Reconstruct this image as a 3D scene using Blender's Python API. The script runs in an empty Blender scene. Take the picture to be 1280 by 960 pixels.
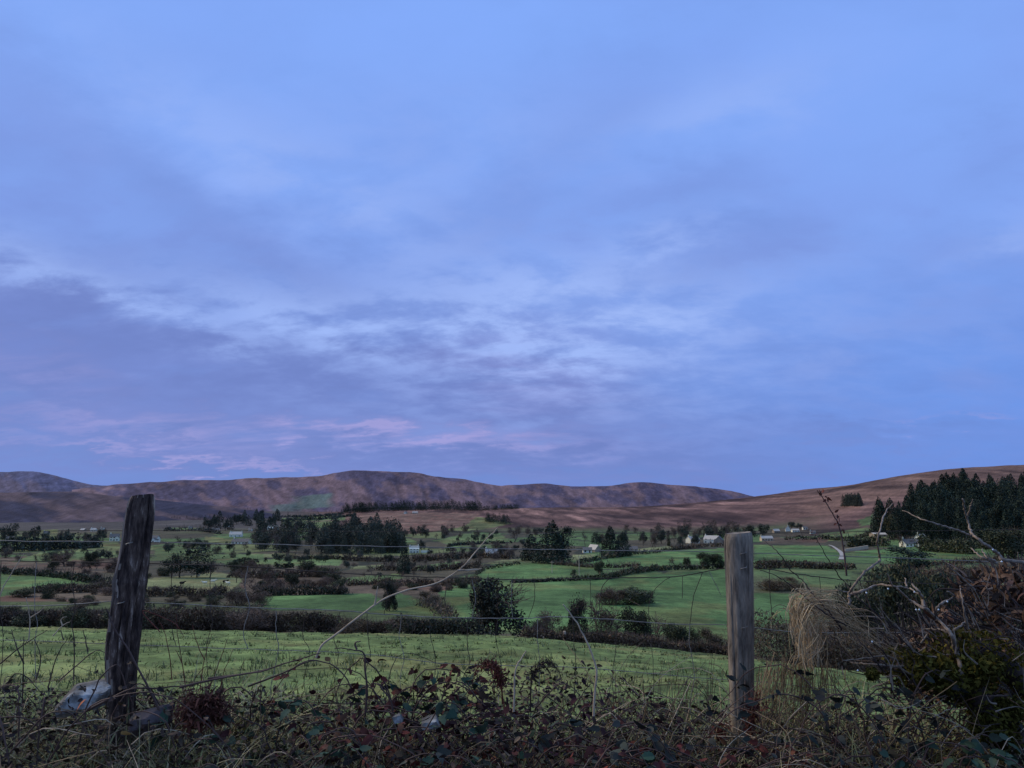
import bpy, math, random
import numpy as np
from mathutils import Vector
random.seed(7)
RNG = np.random.default_rng(11)
C = bpy.context.scene.collection
PI = math.pi

# ------------------------------------------------------------------ camera model (photo measured at 1280x960)
F = 985.0
HOR = 620.0
TH = math.atan((HOR - 480) / F)
c_, s_ = math.cos(TH), math.sin(TH)
def ray(px, py):
    xc = (px - 640) / F; yc = (480 - py) / F
    return np.array([xc, c_ - yc * s_, s_ + yc * c_])
def P(px, py, Y):
    d = ray(px, py); return d * (Y / d[1])
def tanel(py):
    yc = (480 - np.asarray(py, float)) / F
    return (s_ + yc * c_) / (c_ - yc * s_)
def proj(X, Y, Z):
    fw = Y * c_ + Z * s_; up = -Y * s_ + Z * c_
    return 640 + F * X / fw, 480 - F * up / fw

# ------------------------------------------------------------------ noise
def _h(ix, iy, seed):
    n = (ix.astype(np.int64) * 374761393 + iy.astype(np.int64) * 668265263 + seed * 974711) & 0xffffffff
    n = ((n ^ (n >> 13)) * 1274126177) & 0xffffffff
    n = n ^ (n >> 16)
    return (n & 0xffff) / 65535.0
def vnoise(x, y, seed=0):
    x = np.asarray(x, float); y = np.asarray(y, float)
    ix = np.floor(x); iy = np.floor(y); fx = x - ix; fy = y - iy
    fx = fx * fx * (3 - 2 * fx); fy = fy * fy * (3 - 2 * fy)
    a = _h(ix, iy, seed); b = _h(ix + 1, iy, seed); c = _h(ix, iy + 1, seed); d = _h(ix + 1, iy + 1, seed)
    return (a * (1 - fx) + b * fx) * (1 - fy) + (c * (1 - fx) + d * fx) * fy
def fbm(x, y, oct=4, seed=0):
    t = 0; a = .5; s = 0
    for i in range(oct):
        t = t + a * vnoise(x * 2 ** i, y * 2 ** i, seed + i * 17); s += a; a *= .5
    return t / s
def cfbm(x, y, oct=4, seed=0, k=2.3):
    return np.clip((fbm(x, y, oct, seed) - .5) * k + .5, 0, 1)
def sstep(a, b, x):
    t = np.clip((x - a) / (b - a), 0, 1); return t * t * (3 - 2 * t)

# ------------------------------------------------------------------ mesh helpers
class MB:
    def __init__(self): self.v = []; self.f = []; self.n = 0; self.m = []
    def add(self, V, Fa, mi=0):
        V = np.asarray(V, float).reshape(-1, 3); Fa = np.asarray(Fa, int)
        self.v.append(V); self.f.append(Fa + self.n); self.m.append(np.full(len(Fa), mi)); self.n += len(V)
    def mesh(self, name, mats, smooth=False):
        me = bpy.data.meshes.new(name)
        V = np.concatenate(self.v); me.vertices.add(len(V)); me.vertices.foreach_set('co', V.ravel())
        idx = np.concatenate([f.ravel() for f in self.f])
        tot = np.concatenate([np.full(len(f), f.shape[1]) for f in self.f])
        st = np.concatenate([[0], np.cumsum(tot)[:-1]])
        me.loops.add(len(idx)); me.loops.foreach_set('vertex_index', idx)
        me.polygons.add(len(tot)); me.polygons.foreach_set('loop_start', st); me.polygons.foreach_set('loop_total', tot)
        me.polygons.foreach_set('material_index', np.concatenate(self.m))
        me.polygons.foreach_set('use_smooth', np.full(len(tot), smooth))
        for m in (mats if isinstance(mats, (list, tuple)) else [mats]): me.materials.append(m)
        me.update(calc_edges=True); me.validate()
        return me
    def build(self, name, mats, parent=None, smooth=False):
        return link(name, self.mesh(name, mats, smooth), parent)
def link(name, data, parent=None):
    o = bpy.data.objects.new(name, data); C.objects.link(o)
    if parent: o.parent = parent
    return o
def tag(o, label=None, cat=None, group=None, kind=None):
    if label: o['label'] = label
    if cat: o['category'] = cat
    if group: o['group'] = group
    if kind: o['kind'] = kind
    return o
def thing(name, label, cat, loc=(0, 0, 0), rz=0, group=None):
    o = link(name, None); o.location = loc; o.rotation_euler = (0, 0, rz); o.empty_display_size = .1
    return tag(o, label, cat, group)
def tube(mb, pts, rad, sides=5, mi=0, cap=True):
    pts = np.asarray(pts, float); n = len(pts)
    rad = np.broadcast_to(np.asarray(rad, float), (n,))
    T = np.gradient(pts, axis=0); T /= np.linalg.norm(T, axis=1)[:, None] + 1e-9
    ref = np.array([.3, .2, .93]) if abs(T[:, 2]).mean() < .8 else np.array([1., .2, 0.])
    A = np.cross(T, ref); A /= np.linalg.norm(A, axis=1)[:, None] + 1e-9
    B = np.cross(T, A)
    ang = np.arange(sides) * 2 * PI / sides
    V = pts[:, None, :] + rad[:, None, None] * (np.cos(ang)[None, :, None] * A[:, None, :] + np.sin(ang)[None, :, None] * B[:, None, :])
    i = np.arange(n - 1)[:, None]; j = np.arange(sides)[None, :]
    Fq = np.stack([i * sides + j, i * sides + (j + 1) % sides, (i + 1) * sides + (j + 1) % sides, (i + 1) * sides + j], -1).reshape(-1, 4)
    mb.add(V.reshape(-1, 3), Fq, mi)
    if cap and sides >= 3:
        mb.add(V[0], [list(range(sides))[::-1]], mi); mb.add(V[-1], [list(range(sides))], mi)
def spline(pts, n=6):
    p = np.asarray(pts, float)
    if len(p) < 3: return np.array([p[0] + (p[-1] - p[0]) * t for t in np.linspace(0, 1, n)])
    q = np.vstack([2 * p[0] - p[1], p, 2 * p[-1] - p[-2]]); out = []
    for i in range(1, len(q) - 2):
        for t in np.linspace(0, 1, n, endpoint=False):
            a, b, c, d = q[i - 1], q[i], q[i + 1], q[i + 2]
            out.append(.5 * (2 * b + (c - a) * t + (2 * a - 5 * b + 4 * c - d) * t * t + (3 * b - a - 3 * c + d) * t ** 3))
    out.append(p[-1]); return np.array(out)
def box(mb, x0, x1, y0, y1, z0, z1, mi=0):
    V = [(x, y, z) for z in (z0, z1) for y in (y0, y1) for x in (x0, x1)]
    mb.add(V, [(0, 2, 3, 1), (4, 5, 7, 6), (0, 1, 5, 4), (2, 6, 7, 3), (0, 4, 6, 2), (1, 3, 7, 5)], mi)
def quads_at(mb, pts, size, mi=0, flat=0.0, rng=RNG):
    """leaf-sized diamond faces with random facing; size scalar or array"""
    n = len(pts); size = np.broadcast_to(np.asarray(size, float), (n,))
    a = rng.normal(size=(n, 3)); a /= np.linalg.norm(a, axis=1)[:, None]
    b = rng.normal(size=(n, 3)); b[:, 2] *= (1 - flat); a[:, 2] *= (1 - flat)
    a /= np.linalg.norm(a, axis=1)[:, None]
    b -= (a * b).sum(1)[:, None] * a; b /= np.linalg.norm(b, axis=1)[:, None] + 1e-9
    a *= size[:, None]; b *= size[:, None] * .6
    V = np.stack([pts - a, pts - b, pts + a, pts + b], 1).reshape(-1, 3)
    mb.add(V, np.arange(4 * n).reshape(n, 4), mi)

# ------------------------------------------------------------------ materials
def new_mat(name):
    m = bpy.data.materials.new(name); m.use_nodes = True
    nt = m.node_tree; bs = nt.nodes['Principled BSDF']; return m, nt, bs
def N(nt, typ, **kw):
    n = nt.nodes.new(typ)
    for k, v in kw.items(): setattr(n, k, v)
    return n
WB = (1.36, 1.16, .80)
def ramp(nt, cols, fac, wb=True):
    r = N(nt, 'ShaderNodeValToRGB'); e = r.color_ramp.elements
    while len(e) < len(cols): e.new(.5)
    for i, cl in enumerate(cols):
        e[i].position = i / max(1, len(cols) - 1); e[i].color = (*[min(.9, q * w) for q, w in zip(cl, WB if wb else (1, 1, 1))], 1)
    nt.links.new(fac, r.inputs[0]); return r.outputs[0]
def leaf_mat(name, cols, rough=.75, spec=.2, nscale=.6, clump=.55, island=True):
    """colour varies per leaf and by light / dark clumps"""
    m, nt, bs = new_mat(name); L = nt.links
    geo = N(nt, 'ShaderNodeNewGeometry'); oi = N(nt, 'ShaderNodeObjectInfo')
    tc = N(nt, 'ShaderNodeNewGeometry')
    no = N(nt, 'ShaderNodeTexNoise'); no.inputs['Scale'].default_value = nscale; no.inputs['Detail'].default_value = 3
    L.new(tc.outputs['Position'], no.inputs['Vector'])
    col = ramp(nt, cols, geo.outputs['Random Per Island'] if island else no.outputs[0])
    mr = N(nt, 'ShaderNodeMapRange'); mr.inputs[1].default_value = .3; mr.inputs[2].default_value = .7
    mr.inputs[3].default_value = 1 - clump; mr.inputs[4].default_value = 1 + clump * .6
    L.new(no.outputs[0], mr.inputs[0])
    ob = N(nt, 'ShaderNodeMapRange'); ob.inputs[3].default_value = .75; ob.inputs[4].default_value = 1.2
    L.new(oi.outputs['Random'], ob.inputs[0])
    mu = N(nt, 'ShaderNodeMath', operation='MULTIPLY'); L.new(mr.outputs[0], mu.inputs[0]); L.new(ob.outputs[0], mu.inputs[1])
    vm = N(nt, 'ShaderNodeVectorMath', operation='SCALE'); L.new(col, vm.inputs[0]); L.new(mu.outputs[0], vm.inputs['Scale'])
    L.new(vm.outputs[0], bs.inputs['Base Color'])
    bs.inputs['Roughness'].default_value = rough; bs.inputs['Specular IOR Level'].default_value = spec
    return m
def rough_mat(name, cols, scale=8, detail=6, rough=.85, spec=.2, bump=.3, stretch=(1, 1, 1), dist=.02, contrast=(.3, .7), obj=True):
    m, nt, bs = new_mat(name); L = nt.links
    tc = N(nt, 'ShaderNodeTexCoord'); mp = N(nt, 'ShaderNodeMapping'); mp.inputs['Scale'].default_value = stretch
    L.new(tc.outputs['Object'], mp.inputs['Vector'])
    no = N(nt, 'ShaderNodeTexNoise'); no.inputs['Scale'].default_value = scale; no.inputs['Detail'].default_value = detail; no.inputs['Roughness'].default_value = .65
    L.new(mp.outputs[0], no.inputs['Vector'])
    mr = N(nt, 'ShaderNodeMapRange'); mr.inputs[1].default_value = contrast[0]; mr.inputs[2].default_value = contrast[1]
    L.new(no.outputs[0], mr.inputs[0])
    L.new(ramp(nt, cols, mr.outputs[0]), bs.inputs['Base Color'])
    if bump:
        bp = N(nt, 'ShaderNodeBump'); bp.inputs['Strength'].default_value = bump; bp.inputs['Distance'].default_value = dist
        L.new(no.outputs[0], bp.inputs['Height']); L.new(bp.outputs[0], bs.inputs['Normal'])
    bs.inputs['Roughness'].default_value = rough; bs.inputs['Specular IOR Level'].default_value = spec
    return m
def terrain_mat(name, s1, s2, s3, amp, bump, dist, ysq):
    """painted land cover (colour attribute) broken up by two scales of procedural noise"""
    m, nt, bs = new_mat(name); L = nt.links
    at = N(nt, 'ShaderNodeAttribute', attribute_name='Col')
    geo = N(nt, 'ShaderNodeNewGeometry')
    ns = []
    for sc in (s1, s2, s3):
        mp = N(nt, 'ShaderNodeMapping'); mp.inputs['Scale'].default_value = (1, ysq if sc == s3 or ysq == .25 else 1, 1); L.new(geo.outputs['Position'], mp.inputs[0])
        no = N(nt, 'ShaderNodeTexNoise'); no.inputs['Scale'].default_value = sc; no.inputs['Detail'].default_value = 6; no.inputs['Roughness'].default_value = .7
        L.new(mp.outputs[0], no.inputs['Vector']); ns.append(no)
    ad = N(nt, 'ShaderNodeMath', operation='ADD'); L.new(ns[0].outputs[0], ad.inputs[0]); L.new(ns[1].outputs[0], ad.inputs[1])
    a3 = N(nt, 'ShaderNodeMath', operation='ADD'); L.new(ad.outputs[0], a3.inputs[0]); L.new(ns[2].outputs[0], a3.inputs[1])
    mr = N(nt, 'ShaderNodeMapRange'); mr.inputs[1].default_value = 1.15; mr.inputs[2].default_value = 1.85
    mr.inputs[3].default_value = 1 - amp; mr.inputs[4].default_value = 1 + amp
    L.new(a3.outputs[0], mr.inputs[0])
    vm = N(nt, 'ShaderNodeVectorMath', operation='SCALE'); L.new(at.outputs['Color'], vm.inputs[0]); L.new(mr.outputs[0], vm.inputs['Scale'])
    L.new(vm.outputs[0], bs.inputs['Base Color'])
    bp = N(nt, 'ShaderNodeBump'); bp.inputs['Strength'].default_value = bump; bp.inputs['Distance'].default_value = dist
    L.new(ad.outputs[0], bp.inputs['Height']); L.new(bp.outputs[0], bs.inputs['Normal'])
    bs.inputs['Roughness'].default_value = .95; bs.inputs['Specular IOR Level'].default_value = .08
    return m

M = {}
M['terrain'] = terrain_mat('land_cover', .35, 2.6, .045, .75, .7, .12, .10)
M['hill'] = terrain_mat('moorland', .012, .05, .004, .46, .6, 9, .25)
M['evergreen'] = leaf_mat('evergreen_leaves', [(.024, .037, .027), (.05, .066, .04), (.085, .095, .056)], nscale=.5)
M['dark_ivy'] = leaf_mat('ivy_leaves', [(.014, .019, .016), (.03, .036, .026), (.065, .07, .052)], nscale=1.2, rough=.6)
M['olive'] = leaf_mat('olive_leaves', [(.04, .05, .03), (.06, .065, .035), (.09, .085, .045)], nscale=.8)
M['conifer'] = leaf_mat('conifer_needles', [(.012, .024, .021), (.026, .045, .036), (.048, .07, .05)], nscale=.22, clump=.65)
M['far_conifer'] = leaf_mat('far_conifer_needles', [(.035, .052, .05), (.05, .068, .062), (.07, .085, .07)], nscale=.12)  # needles lightened and blued: aerial haze put into the colour
M['twig'] = leaf_mat('bare_twigs', [(.08, .062, .06), (.115, .088, .08), (.16, .125, .11)], nscale=.5, clump=.4)
M['far_twig'] = leaf_mat('far_bare_twigs', [(.085, .075, .075), (.11, .095, .09), (.145, .12, .11)], nscale=.2, clump=.4)  # greyer, bluer twigs: distance haze painted into the base colour
M['brown_hedge'] = leaf_mat('brown_hedge_leaves', [(.055, .042, .036), (.105, .08, .062), (.075, .075, .044), (.18, .14, .11)], nscale=.5, clump=.6)
M['russet'] = leaf_mat('russet_scrub', [(.07, .045, .025), (.12, .07, .035), (.08, .06, .03)], nscale=.5)
M['trunk'] = rough_mat('tree_bark', [(.035, .03, .028), (.1, .085, .075)], scale=3, stretch=(3, 3, .6))

# ------------------------------------------------------------------ terrain as a heightfield over (azimuth slope, distance)
AYS = np.array([45, 60, 90, 130, 200, 300, 400, 550, 750, 1000, 1300, 1800, 2400, 3500, 5600.])
COLS = {
 -700: [782, 788, 781, 766, 740, 721, 706, 694, 682, 672, 664, 655, 648, 640, 636],
 0:    [785, 790, 783, 768, 742, 721, 706, 694, 683, 673, 665, 657, 651, 645, 640],
 320:  [789, 793, 786, 772, 744, 721, 706, 693, 681, 671, 663, 655, 649, 643, 639],
 480:  [792, 796, 788, 772, 744, 720, 704, 692, 680, 669, 658, 645, 636.5, 640, 640],
 640:  [797, 802, 794, 776, 745, 718, 703, 692, 680, 670, 660, 646, 634.5, 639, 640],
 800:  [811, 815, 802, 780, 746, 717, 702, 691, 680, 671, 662, 646, 632.5, 639, 640],
 930:  [825, 828, 810, 786, 748, 717, 701, 690, 680, 671, 660, 637, 620, 634, 640],
 1000: [834, 836, 818, 792, 750, 717, 701, 690, 680, 669, 653, 622, 609.5, 630, 640],
 1100: [844, 846, 826, 797, 752, 718, 702, 690, 674, 655, 630, 597, 606, 625, 640],
 1200: [852, 854, 832, 800, 754, 719, 702, 688, 664, 641, 615, 581.5, 594, 620, 640],
 1280: [858, 860, 838, 802, 755, 720, 702, 686, 657, 631, 604, 577, 590, 615, 640],
 1900: [890, 888, 855, 812, 760, 720, 700, 675, 640, 612, 588, 565, 580, 610, 640],
}
NA, NY = 860, 470
AG = np.linspace(-1.05, 1.15, NA)
LY = np.linspace(math.log(1.0), math.log(5600), NY)
YG = np.exp(LY)
pk = np.array(sorted(COLS)); PR = np.array([COLS[k] for k in pk], float)
pxa = 640 + AG * 1.015 * F
def smooth1(a, k, axis):
    ker = np.exp(-.5 * (np.arange(-3 * k, 3 * k + 1) / k) ** 2); ker /= ker.sum()
    pad = [(0, 0)] * a.ndim; pad[axis] = (3 * k, 3 * k)
    ap = np.pad(a, pad, mode='edge')
    return np.apply_along_axis(lambda v: np.convolve(v, ker, 'valid'), axis, ap)
rows = np.stack([np.interp(pxa, pk, PR[:, j]) for j in range(len(AYS))], 1)
rows = smooth1(rows, 10, 0)
TE = tanel(rows)
ZZ = np.empty((NA, NY))
for i in range(NA): ZZ[i] = np.interp(LY, np.log(AYS), TE[i]) * YG
zf = ZZ.copy()
XG = AG[:, None] * YG[None, :]; YY = np.broadcast_to(YG[None, :], XG.shape)
# near field: an even slope from z=-1.6 at 5 m to the hedge at 45 m, with the roadside bank in front
z45 = TE[:, 0] * 45
t = np.clip((YY - 5) / 40, 0, 1)
near = -1.6 + (z45[:, None] + 1.6) * (t * .93 + .07 * t * t)
bank = -1.55 + .70 * sstep(1.35, 2.0, YY) - .78 * sstep(2.9, 3.9, YY)
bank += .05 * (fbm(XG * 2.2, YY * 2.2, 3, 5) - .5) * sstep(1.6, 2.1, YY) * (1 - sstep(3, 4, YY)) * 2
bank -= .07 * np.exp(-((XG + 1.2) / .5) ** 2) * 0
near = np.where(YY < 5, bank * (1 - sstep(3.9, 5, YY)) + near * sstep(3.9, 5, YY), near)
ZZ = np.where(YY < 45, near, zf)
# soften the joints between distance anchors
Zs = smooth1(ZZ / YG[None, :], 4, 1) * YG[None, :]
wgt = sstep(60, 110, YY); ZZ = ZZ * (1 - wgt) + Zs * wgt
ZZ += (fbm(XG / 9, YY / 9, 4, 3) - .5) * .30 * sstep(8, 25, YY) * (1 - sstep(150, 400, YY))
ZZ += (fbm(XG / 1.3, YY / 1.3, 3, 4) - .5) * .26 * sstep(5, 9, YY) * (1 - sstep(45, 60, YY))
ZZ += (fbm(XG / 70, YY / 70, 3, 8) - .5) * 3.0 * sstep(90, 220, YY) * (1 - sstep(1500, 2000, YY))
ZZ += (fbm(XG / 160, YY / 160, 5, 9) - .5) * 9.0 * sstep(1100, 1600, YY)
def H(X, Y):
    X = np.asarray(X, float); Y = np.asarray(Y, float)
    u = np.clip((X / Y - AG[0]) / (AG[1] - AG[0]), 0, NA - 1.001); v = np.clip((np.log(Y) - LY[0]) / (LY[1] - LY[0]), 0, NY - 1.001)
    i = u.astype(int); j = v.astype(int); fu = u - i; fv = v - j
    return (ZZ[i, j] * (1 - fu) + ZZ[i + 1, j] * fu) * (1 - fv) + (ZZ[i, j + 1] * (1 - fu) + ZZ[i + 1, j + 1] * fu) * fv
_YS = np.exp(np.linspace(math.log(1.2), math.log(5500), 5000))
def hit(px, py, ymin=70):
    """where the sight line through a measured photo point meets the ground"""
    d = ray(px, py); d = d / d[1]
    Ys = _YS[_YS > ymin]
    k = np.nonzero(H(d[0] * Ys, Ys) >= d[2] * Ys)[0]
    Y = Ys[k[0]] if len(k) else 2300.
    return np.array([d[0] * Y, Y, float(H(d[0] * Y, Y))])

# land cover colours
def pip(px, py, poly):
    ins = np.zeros(px.shape, bool); n = len(poly); j = n - 1
    for i in range(n):
        xi, yi = poly[i]; xj, yj = poly[j]
        if yi != yj:
            ins ^= ((yi > py) != (yj > py)) & (px < (xj - xi) * (py - yi) / (yj - yi) + xi)
        j = i
    return ins
PX, PY = proj(XG, YY, ZZ)
col = np.zeros((NA, NY, 3))
def setc(mask, cc): col[mask] = cc
n1 = fbm(XG / 40, YY / 40, 4, 21); n2 = fbm(XG / 8, YY / 8, 4, 22)
scrub = np.array([.085, .075, .055]); scrub2 = np.array([.075, .10, .045])
col[:] = scrub + (scrub2 - scrub) * sstep(.4, .62, n1)[..., None]
# a patchwork of small fields for the ground nothing else describes
SX = RNG.uniform(-1500, 1500, 420); SY = RNG.uniform(80, 1700, 420)
kinds = RNG.choice(5, 420, p=[.3, .2, .22, .13, .15])
pal = np.array([(.085, .14, .06), (.10, .135, .062), (.085, .075, .055), (.13, .155, .075), (.07, .065, .05)])
val = (YY > 200) & (YY < 1750)
ii, jj = np.nonzero(val); d1 = np.full(len(ii), 1e18); d2 = d1.copy(); who = np.zeros(len(ii), int)
xx = XG[ii, jj] + 14 * (n1[ii, jj] - .5); yy = YY[ii, jj] + 14 * (n2[ii, jj] - .5)
for k in range(420):
    dd = (xx - SX[k]) ** 2 + ((yy - SY[k]) * .62) ** 2
    lt = dd < d1; d2 = np.where(lt, d1, np.minimum(d2, dd)); d1 = np.where(lt, dd, d1); who[lt] = k
cf = pal[kinds[who]]; edge = (np.sqrt(d2) - np.sqrt(d1)) < 5
cf = np.where(edge[:, None], np.array([.04, .045, .035]), cf)
w = (sstep(200, 320, YY[ii, jj]) * (1 - sstep(1050, 1350, YY[ii, jj])))[:, None]
col[ii, jj] = col[ii, jj] * (1 - w) + cf * w
EDGES = np.stack([xx, yy], 1)[edge & (YY[ii, jj] > 380) & (YY[ii, jj] < 1150)]
# moor: purple brown, with diagonal pale streaks
st = .6 * cfbm((XG + .10 * YY) / 26, YY / 420 + XG / 900, 5, 31) + .4 * cfbm((XG + .05 * YY) / 75, YY / 300, 4, 32); st2 = fbm(XG / 130, YY / 260, 4, 33)
moor = np.array([.15, .088, .085]) * (.3 + 1.4 * st)[..., None] + np.array([.05, .03, .025]) * sstep(.68, .9, st)[..., None]
rgh = .62 + .62 * cfbm(XG / 24, YY / 120, 5, 37)
moor = moor * rgh[..., None] * (1 - .45 * sstep(.48, .62, st2))[..., None]
wm = sstep(1180, 1420, YY + 160 * (n1 - .5))
wm = np.maximum(wm, sstep(800, 1050, YY + 150 * (n1 - .5)) * sstep(960, 1060, PX))
wm *= 1 - (1 - sstep(2500, 3300, YY)) * (1 - sstep(330, 430, PX)) * .85
col = col * (1 - wm[..., None]) + moor * wm[..., None]
rh = sstep(940, 1050, PX) * sstep(1150, 1500, YY)
col = col * (1 - rh[..., None]) + (np.array([.165, .10, .088]) * ((.45 + 1.1 * st) * rgh * (1 - .4 * sstep(.48, .62, st2)))[..., None]) * rh[..., None]
lf = (1 - sstep(330, 430, PX)) * sstep(1150, 1600, YY)
col = col * (1 - lf[..., None]) + (np.array([.075, .07, .075]) * (.6 + .8 * st2)[..., None]) * lf[..., None]
VIV = (.085, .155, .062); MID = (.10, .15, .068); PAL = (.15, .17, .09); OLV = (.12, .14, .065); BRN = (.10, .078, .062); DRK = (.05, .045, .04)
FIELDS = [
 ([(0, 696), (150, 696), (150, 716), (0, 716)], BRN), ([(60, 735), (150, 730), (150, 752), (0, 752), (0, 745)], BRN),
 ([(296, 718), (350, 713), (420, 715), (430, 742), (318, 745), (302, 735)], BRN),
 ([(420, 728), (560, 722), (600, 735), (545, 745), (420, 742)], BRN),
 ([(0, 714), (60, 719), (112, 728), (65, 732), (45, 738), (0, 746)], VIV),
 ([(178, 723), (240, 720), (266, 714), (305, 722), (300, 730), (285, 739), (262, 744), (178, 737)], PAL),
 ([(322, 745), (462, 742), (482, 752), (492, 764), (320, 762)], VIV),
 ([(496, 740), (528, 750), (562, 768), (480, 766)], VIV),
 ([(548, 740), (600, 726), (640, 727), (700, 725), (910, 711), (915, 800), (850, 795), (760, 790), (640, 790), (560, 775)], VIV),
 ([(560, 727), (600, 725), (596, 731), (560, 735)], MID),
 ([(597, 719), (606, 710), (650, 704), (700, 705), (765, 708), (700, 721), (640, 724)], VIV),
 ([(600, 706), (625, 700), (668, 697), (690, 704), (640, 703)], PAL),
 ([(722, 706), (760, 697), (830, 689), (910, 685), (910, 704), (850, 706), (800, 708), (760, 708)], VIV),
 ([(790, 687), (835, 682), (850, 684), (800, 690)], PAL),
 ([(715, 693), (745, 693), (740, 699), (715, 701)], PAL),
 ([(943, 681), (1030, 682), (1050, 690), (1046, 698), (1000, 701), (943, 709)], VIV),
 ([(943, 714), (1000, 710), (1066, 711), (1063, 722), (1040, 737), (1000, 732), (943, 718)], MID),
 ([(943, 742), (1000, 742), (1012, 752), (990, 778), (943, 785)], VIV),
 ([(1000, 785), (1100, 790), (1100, 830), (1000, 825)], DRK),
 ([(432, 722), (500, 717), (505, 723), (470, 729), (435, 731)], MID), ([(400, 729), (428, 722), (430, 731), (410, 733)], PAL),
 ([(515, 708), (560, 703), (576, 702), (572, 709), (520, 712)], MID),
 ([(438, 708), (480, 706), (478, 710), (440, 712)], PAL),
 ([(385, 694), (482, 691), (476, 698), (380, 698)], PAL), ([(315, 699), (430, 698), (425, 707), (320, 706)], MID), ([(310, 692), (370, 693), (370, 697), (310, 697)], PAL),
 ([(455, 688), (500, 685), (500, 692), (450, 692)], MID),
 ([(505, 671), (520, 676), (520, 682), (505, 680)], MID), ([(545, 676), (580, 667), (625, 668), (640, 676), (560, 681)], MID), ([(556, 683), (640, 680), (600, 689), (556, 689)], MID),
 ([(352, 648), (445, 643), (430, 650), (352, 652)], MID), ([(352, 653), (425, 651), (410, 660), (370, 664)], MID),
 ([(560, 652), (600, 646), (640, 655), (600, 662), (555, 664)], OLV),
 ([(430, 643), (500, 640), (600, 642), (580, 658), (520, 668), (440, 660)], (.155, .10, .085)),
 ([(212, 658), (248, 657), (246, 662), (212, 663)], MID),
 ([(256, 670), (290, 674), (290, 680), (258, 678)], OLV), ([(190, 682), (290, 681), (292, 690), (195, 697)], MID), ([(262, 694), (330, 692), (330, 706), (270, 704)], MID),
 ([(15, 702), (60, 688), (150, 690), (150, 697), (60, 703)], MID), ([(122, 679), (152, 679), (150, 688), (122, 686)], OLV), ([(50, 660), (72, 660), (72, 667), (50, 667)], OLV),
 ([(1025, 668), (1085, 659), (1092, 666), (1060, 675), (1030, 673)], MID), ([(1072, 651), (1092, 642), (1092, 656), (1076, 658)], MID),
 ([(1060, 690), (1135, 684), (1150, 685), (1236, 690), (1242, 697), (1200, 706), (1120, 706)], VIV),
 ([(960, 672), (1040, 672), (1030, 679), (950, 680)], BRN),
]
gate = YY > 75; cn1 = cfbm(XG / 34, YY / 34, 4, 21); cn2 = cfbm(XG / 7, YY / 7, 4, 22); cn3 = cfbm(XG / 14 , YY / 20, 4, 23)
wx = PX + (n2 - .5) * 5; wy = PY + (fbm(XG / 15, YY / 15, 3, 40) - .5) * 1.6
for poly, cc in FIELDS:
    m = pip(wx, wy, poly) & gate & (YY < 2300)
    if poly[0][0] >= 318 and poly[0][0] <= 560 and poly[0][1] < 655: pass
    else: m &= YY < 1500
    col[m] = np.array(cc) * (.68 + .64 * cn1[m])[:, None] * (.82 + .36 * cn2[m])[:, None] + np.array([.03, .0, .0]) * (sstep(.62, .9, cn3[m]))[:, None]
# near pasture, roadside bank
nf = (YY < 47) & (YY > 3.4)
p3 = cfbm(XG / 1.0, YY / 1.0, 4, 50) * .5 + .5 * cfbm(XG / .35, YY / .6, 3, 52); p4 = fbm(XG / 6, YY / 6, 3, 51)
past = np.array([.125, .175, .07]) * (.5 + .85 * p3)[..., None] + np.array([.05, .02, .012]) * sstep(.5, .7, p4)[..., None]
col[nf] = past[nf]
col[YY <= 3.4] = (.03, .026, .018)
hz = (YY >= 46) & (YY < 75); col[hz] = np.array([.06, .05, .035])
mb = MB()
i = np.arange(NA - 1)[:, None]; j = np.arange(NY - 1)[None, :]
Fq = np.stack([i * NY + j, (i + 1) * NY + j, (i + 1) * NY + j + 1, i * NY + j + 1], -1).reshape(-1, 4)
mb.add(np.stack([XG, YY, ZZ], -1).reshape(-1, 3), Fq)
def paint(me, colr):
    a = me.color_attributes.new('Col', 'FLOAT_COLOR', 'POINT')
    cc = np.ones((len(colr), 4)); cc[:, :3] = colr; a.data.foreach_set('color', cc.ravel())
col *= np.array([1.2, 1.12, .80])
gr = mb.build('ground', M['terrain'], smooth=True); tag(gr, kind='structure'); paint(gr.data, col.reshape(-1, 3))
rd = MB(); rd.add([(-60, -4, -1.556), (60, -4, -1.556), (60, 1.3, -1.556), (-60, 1.3, -1.556)], [(0, 1, 2, 3)])
tag(rd.build('road', rough_mat('asphalt', [(.035, .035, .037), (.07, .07, .07)], scale=60)), kind='structure')

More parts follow.
